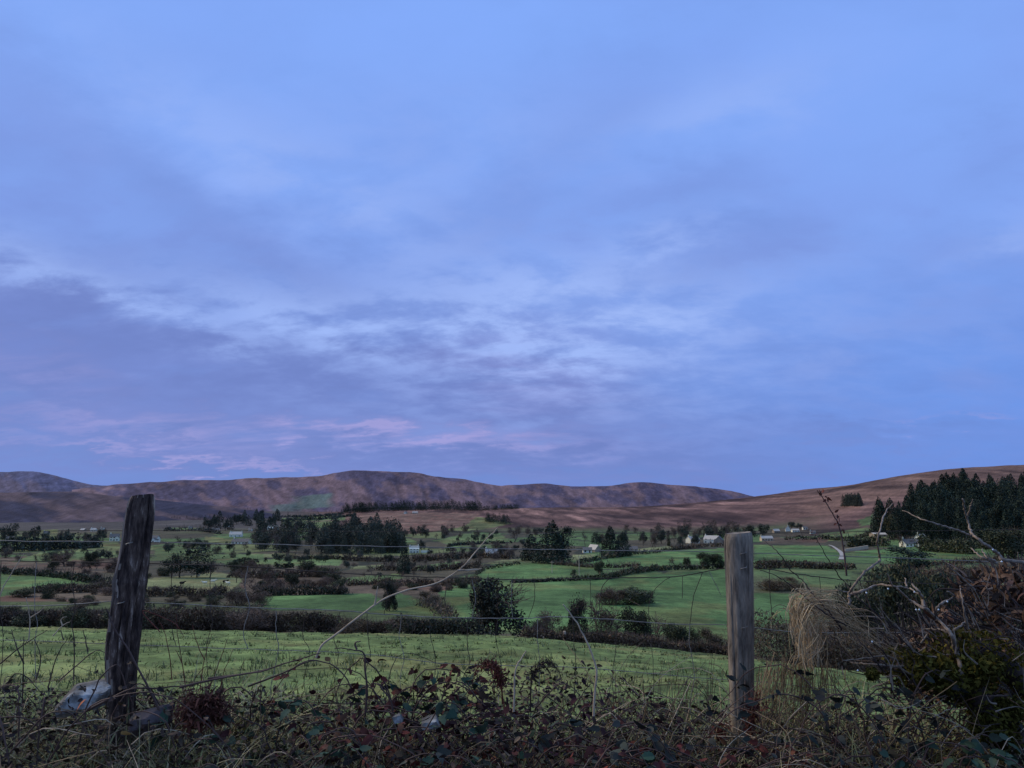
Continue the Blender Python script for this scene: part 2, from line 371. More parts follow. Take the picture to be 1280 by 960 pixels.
# ------------------------------------------------------------------ hills behind the valley
def ridge(name, crest, Y0, depth, zbase, base_col, hi_col, seed, gully=26., patch=None, n=420, m=60, jag=2.2):
    cx = np.array([p[0] for p in crest], float); cy = np.array([p[1] for p in crest], float)
    px = np.linspace(cx[0], cx[-1], n)
    py = smooth1(np.interp(px, cx, cy), 3, 0)
    py += (fbm(px / 22, px * 0, 4, seed) - .5) * jag
    xs = (px - 640) / F / (c_ - (480 - py) / F * s_) * Y0
    zc = tanel(py) * Y0
    T = np.linspace(0, 1.35, m)
    V = np.zeros((n, m, 3)); CL = np.zeros((n, m, 3))
    u = xs / 420.
    for k, tt in enumerate(T):
        if tt <= 1:
            prof = tt ** 1.25
            y = Y0 - depth * (1 - tt); z = zbase + (zc - zbase) * prof
        else:
            y = Y0 + depth * (tt - 1); z = zc - (zc - zbase) * (tt - 1) * 1.4
        g = fbm(u * 3 + tt * .9, np.full(n, tt * 1.6), 5, seed + 3) - .5
        g2 = np.abs(fbm(u * 6 + tt * 2.0, np.full(n, tt * 1.2), 4, seed + 5) - .5)
        amp = gully * min(1, max(0, (1 - tt)) * 3.2) * min(1, tt * 6)
        zz = z + amp * (g * 1.6 - g2 * 1.5)
        sc = y / Y0
        V[:, k] = np.stack([xs * sc, np.full(n, y), zz], -1)
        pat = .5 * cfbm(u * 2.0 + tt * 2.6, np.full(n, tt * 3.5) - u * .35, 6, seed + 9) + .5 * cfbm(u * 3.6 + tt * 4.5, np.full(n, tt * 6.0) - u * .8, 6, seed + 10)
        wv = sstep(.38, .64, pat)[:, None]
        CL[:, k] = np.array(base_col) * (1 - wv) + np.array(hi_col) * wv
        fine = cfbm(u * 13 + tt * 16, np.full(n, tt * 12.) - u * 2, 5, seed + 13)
        CL[:, k] *= ((1.05 - .9 * g2 * min(1, (1.02 - min(tt, 1)) * 4)) * (.78 + .40 * fine))[:, None]  # gullies darkened in the colour as painted relief shading, plus fine mottling
        if patch is not None:
            for (a, b, t0, t1, cc) in patch:
                ww = sstep(a, a + 18, px + 30 * (pat - .5)) * (1 - sstep(b - 18, b, px + 30 * (pat - .5))) * (t0 <= tt + .12 * (g.mean()) <= t1)
                CL[:, k] = CL[:, k] * (1 - ww[:, None] * .8) + np.array(cc) * ww[:, None] * .8
    i = np.arange(n - 1)[:, None]; j = np.arange(m - 1)[None, :]
    Fq = np.stack([i * m + j, (i + 1) * m + j, (i + 1) * m + j + 1, i * m + j + 1], -1).reshape(-1, 4)
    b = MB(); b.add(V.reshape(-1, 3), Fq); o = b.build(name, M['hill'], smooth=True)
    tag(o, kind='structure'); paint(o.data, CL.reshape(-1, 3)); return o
ridge('mountains', [(-500, 596), (-250, 600), (-100, 592), (0, 589), (40, 588), (70, 594), (110, 605), (128, 607), (160, 606), (240, 606), (400, 604)], 9000, 2600, -330, (.12, .115, .16), (.17, .135, .155), 101, gully=7)  # bluish lightened colours carry painted aerial haze
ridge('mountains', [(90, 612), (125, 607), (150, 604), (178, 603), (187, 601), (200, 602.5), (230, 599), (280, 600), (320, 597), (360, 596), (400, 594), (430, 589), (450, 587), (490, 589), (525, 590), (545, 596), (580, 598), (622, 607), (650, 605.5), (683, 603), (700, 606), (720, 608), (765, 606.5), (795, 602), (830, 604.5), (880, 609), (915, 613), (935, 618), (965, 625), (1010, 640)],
      6600, 1900, -210, (.105, .082, .105), (.205, .13, .12), 7, gully=13, patch=[(365, 425, .42, .66, (.13, .175, .12)), (340, 395, .22, .5, (.11, .15, .115))])  # purple-blue base tone has distance haze mixed into the heather colour
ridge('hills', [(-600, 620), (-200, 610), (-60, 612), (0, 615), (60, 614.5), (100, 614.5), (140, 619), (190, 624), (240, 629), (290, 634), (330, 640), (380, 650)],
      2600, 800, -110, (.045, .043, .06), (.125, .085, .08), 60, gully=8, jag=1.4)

# ------------------------------------------------------------------ tree and shrub kinds
def lobes_pts(lobes, n, rng, shell=.45):
    L = np.array(lobes, float); vol = L[:, 3] * L[:, 4] * L[:, 5]; k = rng.choice(len(L), n, p=vol ** .75 / (vol ** .75).sum())
    d = rng.normal(size=(n, 3)); d /= np.linalg.norm(d, axis=1)[:, None]
    r = rng.uniform(0, 1, n) ** shell * (1 + .12 * rng.normal(size=n))
    return L[k, :3] + d * r[:, None] * L[k, 3:6]
def grow(mb, p, d, length, rad, depth, rng, spread=.55, up=.12, sides=4, mi=0, tips=None, kids=(3, 4), shrink=.68):
    n = 4; pts = [np.array(p)]; dd = np.array(d, float)
    for k in range(n):
        dd = dd + rng.normal(size=3) * .16 + np.array([0, 0, up * .3]); dd /= np.linalg.norm(dd)
        pts.append(pts[-1] + dd * length / n)
    tube(mb, pts, np.linspace(rad, rad * .6, n + 1), sides if depth > 1 else 3, mi, cap=False)
    if depth == 0:
        if tips is not None: tips.append(pts[-1])
        return
    for q in range(rng.integers(kids[0], kids[1] + 1)):
        a = pts[rng.integers(2, n + 1)] if q else pts[-1]
        nd = dd + rng.normal(size=3) * spread + np.array([0, 0, up]); nd /= np.linalg.norm(nd)
        grow(mb, a, nd, length * shrink * rng.uniform(.75, 1.2), rad * .55, depth - 1, rng, spread, up, sides, mi, tips, kids, shrink)
def proto_parts(kind, var):
    rng = np.random.default_rng(hash((kind, var)) % 1000 if False else sum(map(ord, kind)) * 31 + var * 7)
    tr = MB(); cr = MB(); far = kind.startswith('far_'); k = kind.replace('far_', '')
    nm = ('trunk', 'crown')
    if k in ('evergreen', 'olive', 'ivy'):
        tr_top = .5; tube(tr, [(0, 0, -.1), (.02, .01, .2), (.0, .02, .45), (.03, 0, .7)], [.035, .03, .025, .012], 6)
        lb = [(0, 0, .5, .33, .33, .42 if k == 'ivy' else .38)]
        for q in range(13):
            a = rng.uniform(0, 2 * PI); r = rng.uniform(.18, .36); z = rng.uniform(.12 if k == 'ivy' else .24, .85)
            s = rng.uniform(.12, .2); lb.append((r * math.cos(a), r * math.sin(a), z * (1 - .25 * (r - .18)), s, s, s * .95))
        n = 1300 if far else 5200
        quads_at(cr, lobes_pts(lb, n, rng), (.036 if far else .023) * rng.uniform(.6, 1.3, n), rng=rng)
        for q in range(0 if far else (34 if k == 'ivy' else 10)):
            a = rng.uniform(0, 2 * PI); d = np.array([math.cos(a), math.sin(a), rng.uniform(.1, 1.2)]); d /= np.linalg.norm(d)
            grow(tr, np.array([0, 0, .55]) + d * .2, d, .22, .006, 1, rng, .5, .1, 3)
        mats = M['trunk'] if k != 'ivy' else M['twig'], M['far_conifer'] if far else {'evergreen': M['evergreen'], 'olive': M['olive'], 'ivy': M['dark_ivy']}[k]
    elif k == 'bush':
        lb = [(0, 0, .3, .36, .36, .4)]
        for q in range(10):
            a = rng.uniform(0, 2 * PI); r = rng.uniform(.15, .36); s = rng.uniform(.12, .2)
            lb.append((r * math.cos(a), r * math.sin(a), rng.uniform(.1, .78), s, s, s * 1.2))
        n = 1000 if far else 3800; pt = lobes_pts(lb, n, rng); pt[:, 2] = np.abs(pt[:, 2])
        quads_at(cr, pt, (.045 if far else .024) * rng.uniform(.6, 1.3, n), rng=rng)
        for q in range(8): grow(tr, (0, 0, 0), (rng.normal() * .4, rng.normal() * .4, 1), .5, .012, 1, rng, .5, .1, 3)
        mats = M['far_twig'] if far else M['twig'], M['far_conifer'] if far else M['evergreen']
        nm = ('stems', 'foliage')
    elif k == 'bare':
        tips = []
        grow(tr, (0, 0, -.05), (.03, .02, 1), .34, .028, 2, rng, .55, .22, 5, tips=tips, kids=(3, 4), shrink=.72)
        for p in list(tips):
            for q in range(6):
                d = rng.normal(size=3) * .6 + np.array([p[0], p[1], .35]); d /= np.linalg.norm(d)
                grow(cr, p, d, .15, .0075, 1, rng, .7, .1, 3, kids=(3, 4))
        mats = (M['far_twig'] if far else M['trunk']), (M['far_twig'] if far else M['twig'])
        nm = ('trunk', 'twigs')
    elif k == 'thicket':
        for q in range(26):
            a = rng.uniform(0, 2 * PI); r = rng.uniform(0, .28)
            grow(tr, (r * math.cos(a), r * math.sin(a), 0), (math.cos(a) * .5, math.sin(a) * .5, 1), .36, .009, 1, rng, .5, .1, 3)
        lb = [(0, 0, .35, .38, .38, .45)]
        for q in range(8):
            a = rng.uniform(0, 2 * PI); r = rng.uniform(.15, .4); s = rng.uniform(.1, .2)
            lb.append((r * math.cos(a), r * math.sin(a), rng.uniform(.1, .85), s, s, s))
        n = 900 if far else 3600; pt = lobes_pts(lb, n, rng, .6); pt[:, 2] = np.abs(pt[:, 2])
        d = rng.normal(size=(n, 3)) * .6 + np.array([0, 0, .5]) + pt * np.array([1, 1, 0]); d /= np.linalg.norm(d, axis=1)[:, None]
        s = np.cross(d, rng.normal(size=(n, 3))); s /= np.linalg.norm(s, axis=1)[:, None]
        ln = (.09 if far else .07) * rng.uniform(.5, 1.4, n)[:, None]; wd = .011 if far else .0055
        V = np.stack([pt - s * wd, pt + s * wd, pt + d * ln + s * wd * .3, pt + d * ln - s * wd * .3], 1)
        cr.add(V.reshape(-1, 3), np.arange(4 * n).reshape(n, 4))
        mats = (M['far_twig'] if far else M['twig']), (M['far_twig'] if far else M['brown_hedge'] if var % 2 else M['twig'])
        nm = ('stems', 'twigs')
    elif k in ('conifer', 'pine'):
        tube(tr, [(0, 0, -.05), (.004, .004, .5), (0, 0, .97)], [.022, .014, .003], 5)
        n = 950 if far else 3000
        if k == 'conifer':
            z = 1 - rng.uniform(0, 1, n) ** .62 * .93; a = rng.uniform(0, 2 * PI, n)
            lev = np.floor(z * 15); jit = .75 + .45 * _h(lev, np.floor(a * 1.6), var + 3)
            R = .55 * (1 - z) ** .62 * jit * np.where(z < .2, .75 + z, 1)
            r = R * rng.uniform(0, 1, n) ** .35; zz = z - .10 * r / .5 + .012 * rng.normal(size=n)
        else:
            ctr = rng.uniform(0, 2 * PI, 30); cz = rng.uniform(.22, .97, 30); q = rng.integers(0, 30, n)
            cr_ = .42 * np.sqrt(np.clip(1 - ((cz - .6) / .48) ** 2, .05, 1)) * .75
            a = ctr[q] + rng.normal(size=n) * .5; r = np.abs(cr_[q] + rng.normal(size=n) * .12); zz = cz[q] + rng.normal(size=n) * .055
            for w in range(0, 30, 2):
                tube(tr, [(0, 0, cz[w] - .12), (math.cos(ctr[w]) * cr_[w] * .5, math.sin(ctr[w]) * cr_[w] * .5, cz[w] - .03), (math.cos(ctr[w]) * cr_[w], math.sin(ctr[w]) * cr_[w], cz[w])], [.01, .007, .004], 3)
        pt = np.stack([r * np.cos(a), r * np.sin(a), zz], 1)
        quads_at(cr, pt, (.042 if far else .028) * rng.uniform(.6, 1.35, n), flat=.45, rng=rng)
        mats = M['trunk'], M['far_conifer'] if far else M['conifer']
    return nm, (tr, cr), mats
PROTO = {}
def proto(kind, var):
    if (kind, var) not in PROTO:
        nm, mbs, mats = proto_parts(kind, var)
        parts = [(n_, b.mesh(n_, m_)) for n_, b, m_ in zip(nm, mbs, mats)]
        jb = MB(); off = 0
        for q, b in enumerate(mbs):
            for v, f_ in zip([np.concatenate(b.v)], [None]): pass
            base = jb.n; jb.v.append(np.concatenate(b.v)); jb.n += b.n
            for f_, m_ in zip(b.f, b.m): jb.f.append(f_ + base); jb.m.append(np.full(len(f_), q))
        PROTO[(kind, var)] = (parts, jb.mesh(kind + '_whole', list(mats)))
    return PROTO[(kind, var)]
KNAME = {'evergreen': 'evergreen_tree', 'olive': 'broadleaf_tree', 'ivy': 'ivy_clad_tree', 'bush': 'shrub', 'bare': 'bare_tree', 'thicket': 'bare_shrub', 'conifer': 'conifer_tree', 'pine': 'pine_tree'}
KCAT = {'bush': 'shrub', 'thicket': 'shrub'}
NVAR = {'conifer': 4, 'pine': 3, 'bare': 4, 'thicket': 4, 'bush': 3, 'evergreen': 3, 'olive': 2, 'ivy': 2}
_cnt = [0]
def put(kind, loc, w, h, label, group=None, var=None, whole=None, name=None, cat=None):
    k = kind.replace('far_', ''); _cnt[0] += 1
    var = _cnt[0] % NVAR[k] if var is None else var
    parts, joined = proto(kind, var)
    pxh = h * F / loc[1]
    whole = pxh < 17 if whole is None else whole
    nm = name or KNAME[k]
    if whole: o = link(nm, joined)
    else:
        o = link(nm, None); o.empty_display_size = .1
        for n_, me in parts: link(n_, me, o)
    o.location = loc; o.scale = (w, w, h); o.rotation_euler = (0, 0, random.uniform(0, 2 * PI))
    return tag(o, label, cat or KCAT.get(k, 'tree'), group)
def tree(kind, px, base, w, h, label, group=None, ymin=70, Y=None, **kw):
    p = hit(px, base, ymin) if Y is None else np.array([*P(px, base, Y)[:2], float(H(P(px, base, Y)[0], Y))])
    s = p[1] / F
    if Y is not None: h = max(h, float(proj(*p)[1]) - (base - h))
    return put(kind, (p[0], p[1], p[2] - .15), w * s, h * s, label, group, **kw)

# --- trees and bushes one can pick out, near to far
tree('ivy', 622, 799, 80, 80, 'big dark ivy covered tree in the hedge below the pasture', Y=56, var=0)
tree('bare', 598, 797, 46, 70, 'spindly bare tree against the left flank of the big ivy covered tree', Y=57, var=1)
tree('thicket', 682, 800, 46, 46, 'grey bare bush just right of the big ivy covered tree', Y=56, var=2)
tree('ivy', 722, 803, 34, 62, 'dark ivy clad tree with crooked trunk right of the grey bare bush', Y=55, var=1)
tree('bare', 745, 802, 60, 70, 'rounded bare purple grey tree leaning over the hedge at mid view', Y=56, var=2)
tree('olive', 713, 801, 34, 26, 'pale green bramble mound at foot of the crooked ivy clad tree', Y=53, var=0, cat='shrub', name='shrub')
tree('thicket', 755, 806, 66, 42, 'low dark brown thicket below the rounded bare tree', Y=54, var=1)
tree('evergreen', 795, 806, 48, 48, 'dark evergreen bush in the dip, left of the small bare tree', Y=55, var=1, cat='shrub', name='shrub')
tree('bare', 824, 808, 46, 50, 'small bare purple tree between two dark evergreen bushes in the dip', Y=57, var=0)
tree('evergreen', 848, 811, 40, 34, 'low dark green bush at hedge end left of the russet brambles', Y=55, var=2, cat='shrub', name='shrub')
tree('bush', 868, 812, 24, 30, 'narrow green bush beside the russet brambles', Y=57, var=1)
for q, (px, b, w, h) in enumerate([(885, 816, 44, 32), (905, 822, 40, 32)]):
    tree('thicket', px, b, w, h, ['russet bramble mound left of the grey fence post', 'russet bramble mound half hidden by the grey fence post'][q], Y=54 + q, var=1)
tree('thicket', 968, 738, 50, 20, 'dark brown scrub mound just right of the grey post in the green fields', var=3)
tree('thicket', 993, 738, 36, 17, 'lower brown scrub mound at the right end of the scrub by the grey post', var=1)
tree('bush', 788, 755, 66, 24, 'dark gorse mound standing in the open green field', var=0)
tree('thicket', 762, 756, 44, 26, 'purple bare shrub at left edge of the gorse mound', var=2)
tree('bush', 808, 754, 30, 16, 'rounded right hand end of the gorse mound', var=2)
tree('ivy', 487, 764, 22, 42, 'slim ivy wrapped tree with forked dead limb in the left hand green field', var=1)
tree('thicket', 540, 757, 34, 20, 'brown bush in the gully between two green fields', var=1)
tree('bush', 424, 742, 22, 22, 'round dark bush above the left hand green field', var=2)
tree('conifer', 505, 717, 19, 37, 'single tall dark conifer on the valley floor left of centre', var=0, whole=False)
tree('conifer', 690, 704, 52, 52, 'tallest broad dark conifer at centre of the valley', var=1, whole=False)
tree('conifer', 664, 701, 34, 33, 'lower dark conifer left of the tallest central conifer', var=2, whole=False)
tree('pine', 704, 702, 30, 40, 'dark pine touching the right flank of the tallest central conifer', var=0, whole=False)
tree('conifer', 763, 696, 28, 38, 'dark spruce right of the grey barn, left one of the pair', var=3, whole=False)
tree('conifer', 779, 695, 24, 30, 'dark spruce right of the grey barn, shorter one of the pair', var=0, whole=False)
tree('evergreen', 717, 721, 9, 10, 'tiny round dark bush alone in the upper green field', var=0, cat='shrub', name='shrub', whole=False)
tree('evergreen', 749, 719, 15, 19, 'round headed dark tree alone in the upper green field', var=1, whole=False)
tree('bush', 859, 709, 13, 15, 'small dark tree beside the hedge left of the grey post', var=0, whole=False)
tree('evergreen', 884, 711, 28, 21, 'broad dark tree against the left side of the grey post', var=1, whole=False)
tree('evergreen', 898, 711, 20, 20, 'dark tree peeping out at the left edge of the grey post', var=2, whole=False)
tree('bare', 846, 708, 16, 15, 'small pale bare tree in the hedge left of the grey post', var=3, whole=False)
tree('bush', 836, 683, 6, 12, 'thin dark bush beside the lane below the white house', var=1)
tree('bare', 225, 722, 42, 34, 'purple bare tree at left of the copse right of the rotten post', var=0)
tree('pine', 246, 722, 44, 36, 'dark pine in the middle of the copse right of the rotten post', var=1)
tree('pine', 214, 722, 26, 28, 'dark pine at the left edge of the copse right of the rotten post', var=2)
tree('bare', 262, 722, 30, 27, 'bare tree at the right edge of the copse right of the rotten post', var=2)
tree('thicket', 300, 757, 44, 30, 'bare grey bush right of the grazing sheep', var=0)
tree('thicket', 326, 757, 30, 22, 'smaller bare bush right of the grey bush by the sheep', var=2)
tree('bush', 62, 748, 26, 20, 'round dark bush below the vivid green field at far left', var=1)
tree('bush', 28, 746, 38, 13, 'low dark bush at the lower edge of the vivid green field at far left', var=0)
tree('evergreen', 112, 712, 20, 24, 'dark round tree left of the rotten post above the vivid green field', var=2)
tree('bare', 80, 708, 40, 20, 'grey bare tree in the fields left of the rotten post', var=1)
tree('bare', 132, 716, 34, 26, 'brown bare tree immediately left of the rotten post', var=3)
tree('pine', 1137, 716, 58, 30, 'flat topped dark pine in the field below the bungalow', var=0)
# dark evergreens crowding below the right hand fields
for q, (px, b, w, h, lab) in enumerate([(1078, 790, 70, 66, 'dark evergreen at left of the clump behind the thorn branches'), (1120, 800, 84, 100, 'tallest dark evergreen behind the thorn branches'),
        (1165, 800, 80, 88, 'dark evergreen right of the tallest one behind the thorn branches'), (1215, 806, 84, 84, 'dark evergreen behind the thorn bush near the right edge'), (1262, 812, 80, 74, 'dark evergreen at the far right edge behind the thorn bush')]):
    tree('evergreen', px, b, w, h, lab, Y=66 + 5 * (q % 2), var=q % 3)
# --- hedges: each a bank of leaves and twigs on its own line
def hedge(pts, hpx, label, style='brown_hedge', mix=.4, dens=1.0, ymin=70, Y=None, name='hedge', wid=.9):
    w = np.array([hit(a, b, ymin) if Y is None else [*P(a, b, Y)[:2], H(P(a, b, Y)[0], Y)] for a, b in pts])
    d = np.linalg.norm(np.diff(w[:, :2], axis=0), axis=1); L = np.concatenate([[0], np.cumsum(d)]); tot = L[-1]
    Ym = w[:, 1].mean(); px = Ym / F; hgt = hpx * px
    lenpx = sum(math.hypot(pts[k + 1][0] - pts[k][0], pts[k + 1][1] - pts[k][1]) for k in range(len(pts) - 1))
    n = int(np.clip(lenpx * hpx * 2.2 * dens, 160, 24000)); s = RNG.uniform(0, tot, n)
    x = np.interp(s, L, w[:, 0]); y = np.interp(s, L, w[:, 1])
    hh = 1.25 * hgt * (.35 + 1.0 * fbm(s / (hgt * 2.2), s * 0 + w[0, 0], 4, 77)); wd = max(hgt * wid, .6)
    u = RNG.normal(size=n) * .28; v = RNG.uniform(0, 1, n) ** .8
    x += u * wd; y += RNG.normal(size=n) * .28 * wd
    z = H(x, y) + v * hh * np.clip(1 - u * u * 2, .3, 1)
    mb = MB(); sz = px * 1.5 * RNG.uniform(.6, 1.4, n)
    k = int(n * (1 - mix)); pt = np.stack([x, y, z], 1)
    quads_at(mb, pt[:k], sz[:k], 0)
    q = n - k
    dv = RNG.normal(size=(q, 3)) * .5 + [0, 0, 1.]; dv /= np.linalg.norm(dv, axis=1)[:, None]; sd = np.cross(dv, RNG.normal(size=(q, 3))); sd /= np.linalg.norm(sd, axis=1)[:, None]
    ln = px * RNG.uniform(3, 8, q)[:, None]; ww = px * .28; b = pt[k:]
    mb.add(np.stack([b - sd * ww, b + sd * ww, b + dv * ln + sd * ww * .3, b + dv * ln - sd * ww * .3], 1).reshape(-1, 3), np.arange(4 * q).reshape(q, 4), 1)
    o = mb.build(name, [M[style], M['twig'] if Ym < 300 else M['far_twig']])
    return tag(o, label, 'hedge')
hedge([(-90, 787), (60, 787), (180, 789), (330, 791)], 24, 'brown hedge along the foot of the pasture, left end behind the rotten post', 'brown_hedge', .5, Y=49, dens=1.0)
hedge([(330, 791), (450, 793), (560, 797)], 19, 'brown hedge along the foot of the pasture, right of the rotten post', 'brown_hedge', .5, Y=49, dens=1.0)
hedge([(500, 797), (560, 798), (600, 800)], 22, 'darker leafy stretch of hedge at the left foot of the big ivy tree', 'dark_ivy', Y=47.5, mix=.2)
hedge([(655, 800), (720, 804), (800, 810), (860, 818), (915, 828)], 14, 'low brown hedge along the foot of the pasture up to the grey post', Y=50, dens=1.4)
for px_, b_, w_, h_, lb_ in [(1030, 806, 60, 40, 'bare brown shrub under the straw coloured dead grass'), (1062, 812, 60, 46, 'bare brown shrub right of the straw coloured dead grass'), (1010, 800, 40, 30, 'small bare shrub immediately right of the grey post')]: tree('thicket', px_, b_, w_, h_, lb_, Y=52)
hedge([(930, 828), (1000, 836), (1060, 841), (1150, 848), (1290, 858)], 58, 'dark brown hedge along the foot of the pasture right of the grey post', Y=49, dens=1.1)
hedge([(-60, 762), (60, 764), (140, 764), (230, 766), (330, 768)], 18, 'wide bank of brown scrub rising behind the pasture hedge at left', Y=75, wid=2.5)
hedge([(640, 729), (690, 727), (720, 726)], 3.5, 'thin dark hedge at upper edge of the big central field, left part', 'dark_ivy', mix=.1)
hedge([(715, 726), (760, 724), (785, 718), (830, 713), (912, 710)], 6.5, 'dark curving hedge between the two big central green fields', 'evergreen', mix=.15)
hedge([(596, 719), (605, 712), (650, 705)], 4, 'dark hedge at the left end of the smooth upper field', 'evergreen', mix=.2)
hedge([(690, 706), (730, 709), (770, 710), (800, 708)], 3.5, 'brown hedge below the sloping field in front of the spruces')
hedge([(722, 705), (760, 698), (800, 693), (835, 689), (860, 686)], 4, 'dark hedge climbing towards the white house left of the grey post', 'evergreen', mix=.2)
hedge([(840, 688), (880, 684), (910, 682)], 4, 'brown hedge below the pale roofed farm at the left of the grey post')
hedge([(943, 712), (985, 710), (1030, 711), (1068, 712)], 8, 'dark hedge below the lane right of the grey post', 'brown_hedge', mix=.2)
hedge([(980, 675), (1030, 674), (1062, 676), (1090, 668)], 4, 'dark hedge below the cottages on the right hand hillside', 'evergreen', mix=.2)
hedge([(1062, 684), (1085, 682), (1110, 683)], 11, 'dense green hedge below the flat grey roof', 'evergreen', mix=.05)
hedge([(1150, 688), (1185, 691), (1220, 693)], 20, 'tall clipped evergreen hedge right of the bungalow', 'evergreen', mix=.05, wid=.6)
hedge([(1120, 712), (1190, 706), (1250, 700)], 5, 'dark hedge at lower edge of the field in front of the bungalow')
hedge([(1100, 722), (1160, 728), (1240, 722), (1290, 718)], 14, 'brown scrub bank below the field in front of the bungalow', wid=2)
hedge([(0, 717), (60, 721), (115, 729), (150, 731)], 8, 'dark hedge along the top edge of the vivid green field at far left', 'evergreen', mix=.25)
hedge([(40, 741), (90, 741), (160, 738)], 9, 'brown scrub at the lower edge of the vivid green field at far left', wid=2)
hedge([(178, 746), (220, 744), (262, 747), (280, 744)], 10, 'broken brown hedge below the sheep field', wid=1.5)
hedge([(318, 745), (380, 744), (434, 743)], 10, 'dark hedge along the top of the left hand green field', 'dark_ivy', mix=.4)
hedge([(290, 722), (350, 722), (420, 720)], 7, 'brown scrub hedge right of the sheep field', wid=2)
hedge([(430, 733), (480, 731), (560, 733), (596, 728)], 7, 'brown scrub hedge across mid valley left of the big central field', wid=2)
hedge([(520, 757), (545, 762), (565, 775)], 10, 'brown scrub in the gully left of the big central field', wid=1.5)
hedge([(436, 732), (475, 730)], 3, 'low dark hedge below the pale strip field', 'evergreen', mix=.1)
hedge([(470, 713), (540, 714), (600, 709)], 6, 'brown hedge below the small sloping field in mid valley')
hedge([(515, 703), (560, 700), (600, 697), (640, 699)], 6, 'brown bushy hedge above the small sloping field in mid valley')
hedge([(380, 700), (430, 700), (500, 703)], 5, 'brown hedge below the pale strip of grass left of centre')
hedge([(286, 709), (306, 709), (320, 709)], 9, 'neat dark clump of hedge in the field above the sheep', 'evergreen', mix=.05)
hedge([(344, 710), (366, 710)], 6, 'short dark clump of hedge right of the neat dark clump', 'evergreen', mix=.05)
hedge([(0, 690), (40, 689), (90, 686)], 14, 'long dark shelter belt of trees at the far left', 'far_conifer', mix=.1, name='tree_belt')
hedge([(95, 686), (122, 684)], 12, 'short dark shelter belt left of the rotten post', 'far_conifer', mix=.1, dens=2.5, name='tree_belt')
hedge([(560, 683), (600, 680), (640, 679)], 3, 'thin dark hedge across the rounded green knoll in mid valley', 'far_conifer', mix=.1)
hedge([(205, 664), (250, 664), (275, 668)], 4, 'dark hedge below the gabled white cottage at left', 'far_conifer', mix=.2)
hedge([(352, 652), (400, 650), (445, 644)], 3, 'dark hedge between strip fields under the plantation at left of centre', 'far_conifer', mix=.1)
hedge([(352, 647), (400, 646), (430, 642)], 2.2, 'dark hedge along the top of the strip fields under the mountain', 'far_conifer', mix=.1)
for k in range(46):
    px_ = -70 + 640 * (k + random.uniform(0, 1)) / 46; hh = random.uniform(16, 46) * (1 - .3 * (px_ > 330))
    tree(random.choice(['thicket', 'thicket', 'bare', 'bush']), px_, 790 + max(0, px_) * .012, hh * random.uniform(1.0, 1.9), hh, 'ragged winter shrub growing in the hedge along the foot of the pasture', 'ragged shrubs in the pasture hedge', Y=random.uniform(47.5, 52))
# far plantation line on the skyline of the moor: reads as one dark mass
def wood(name, pts, hpx, n, label, jitter=1.0, w=.6, kind='far_conifer', ymin=70):
    """far-off wood that reads as one mass: one object"""
    parts, joined = proto(kind, 0); me = proto_parts(kind, 0)[1][1]
    V0 = np.concatenate(me.v)[:4 * 160]; mb = MB()
    for q in range(n):
        t_ = RNG.uniform(0, len(pts) - 1); a = int(t_); f = t_ - a
        px = pts[a][0] + (pts[a + 1][0] - pts[a][0]) * f; py = pts[a][1] + (pts[a + 1][1] - pts[a][1]) * f + RNG.uniform(-jitter, jitter)
        p = hit(px, py, ymin); s = hpx * p[1] / F * RNG.uniform(.7, 1.25)
        V = V0 * np.array([s * w * 1.5, s * w * 1.5, s]) + p; mb.add(V, np.arange(len(V)).reshape(-1, 4))
    o = mb.build(name, M['conifer']); return tag(o, label, 'wood', kind='stuff')
wood('conifer_wood', [(428, 641), (470, 638.5), (520, 637), (560, 637), (602, 638)], 10, 300, 'dark conifer plantation along the crest of the moor')
wood('conifer_wood', [(604, 638), (648, 636)], 5.5, 90, 'thin right hand end of the conifer plantation along the moor crest', .4)
wood('conifer_wood', [(606, 652), (640, 655)], 9, 50, 'small dark stand of conifers on the slope under the moor crest', 1.5)
wood('scrub_wood', [(190, 645), (230, 641), (300, 641), (330, 646)], 5, 150, 'hazy blue woodland at the foot of the mountains', 5)
# --- dark conifer woods whose trees can be told apart
def scatter(kind, poly, n, hpx, wr, label, group, ymin=70, hvar=.3, sort=True, var=None):
    pl = np.array(poly, float); got = []
    while len(got) < n:
        a = RNG.uniform(pl.min(0), pl.max(0))
        if pip(np.array([a[0]]), np.array([a[1]]), poly)[0]: got.append(a)
    for a in got:
        h = hpx * RNG.uniform(1 - hvar, 1 + hvar)
        kd = kind if isinstance(kind, str) else kind[RNG.integers(len(kind))]
        tree(kd, a[0], a[1], h * wr * RNG.uniform(.8, 1.2), h, label, group, ymin)
scatter(['conifer', 'conifer', 'conifer', 'conifer', 'pine'], [(1100, 668), (1120, 660), (1180, 650), (1290, 648), (1330, 655), (1330, 690), (1250, 693), (1190, 676), (1120, 676)], 135, 42, .58, 'dark conifer in the crowded plantation on the right hand hillside', 'conifers in the right hand plantation', hvar=.17)
scatter(['conifer'], [(1140, 640), (1200, 625), (1300, 622), (1330, 630), (1330, 650), (1140, 656)], 95, 38, .58, 'dark conifer in the crowded plantation on the right hand hillside', 'conifers in the right hand plantation', hvar=.17)
tree('conifer', 1101, 668, 26, 46, 'dark conifer at the left end of the right hand plantation', whole=False, var=1)
tree('evergreen', 1255, 700, 60, 42, 'lighter blue green tree in front of the plantation at right edge', var=0)
tree('olive', 1118, 672, 26, 30, 'lighter rounded tree in front of the plantation beside the flat grey roof', var=1)
tree('bare', 1126, 684, 26, 22, 'pale bare tree in front of the bungalow', var=2, whole=False)
scatter('far_conifer', [(1054, 630), (1076, 630), (1076, 633), (1054, 633)], 24, 14, .6, 'conifer in the small square stand alone on the right hand moor', 'conifers in the lone stand on the moor', ymin=700, hvar=.12)
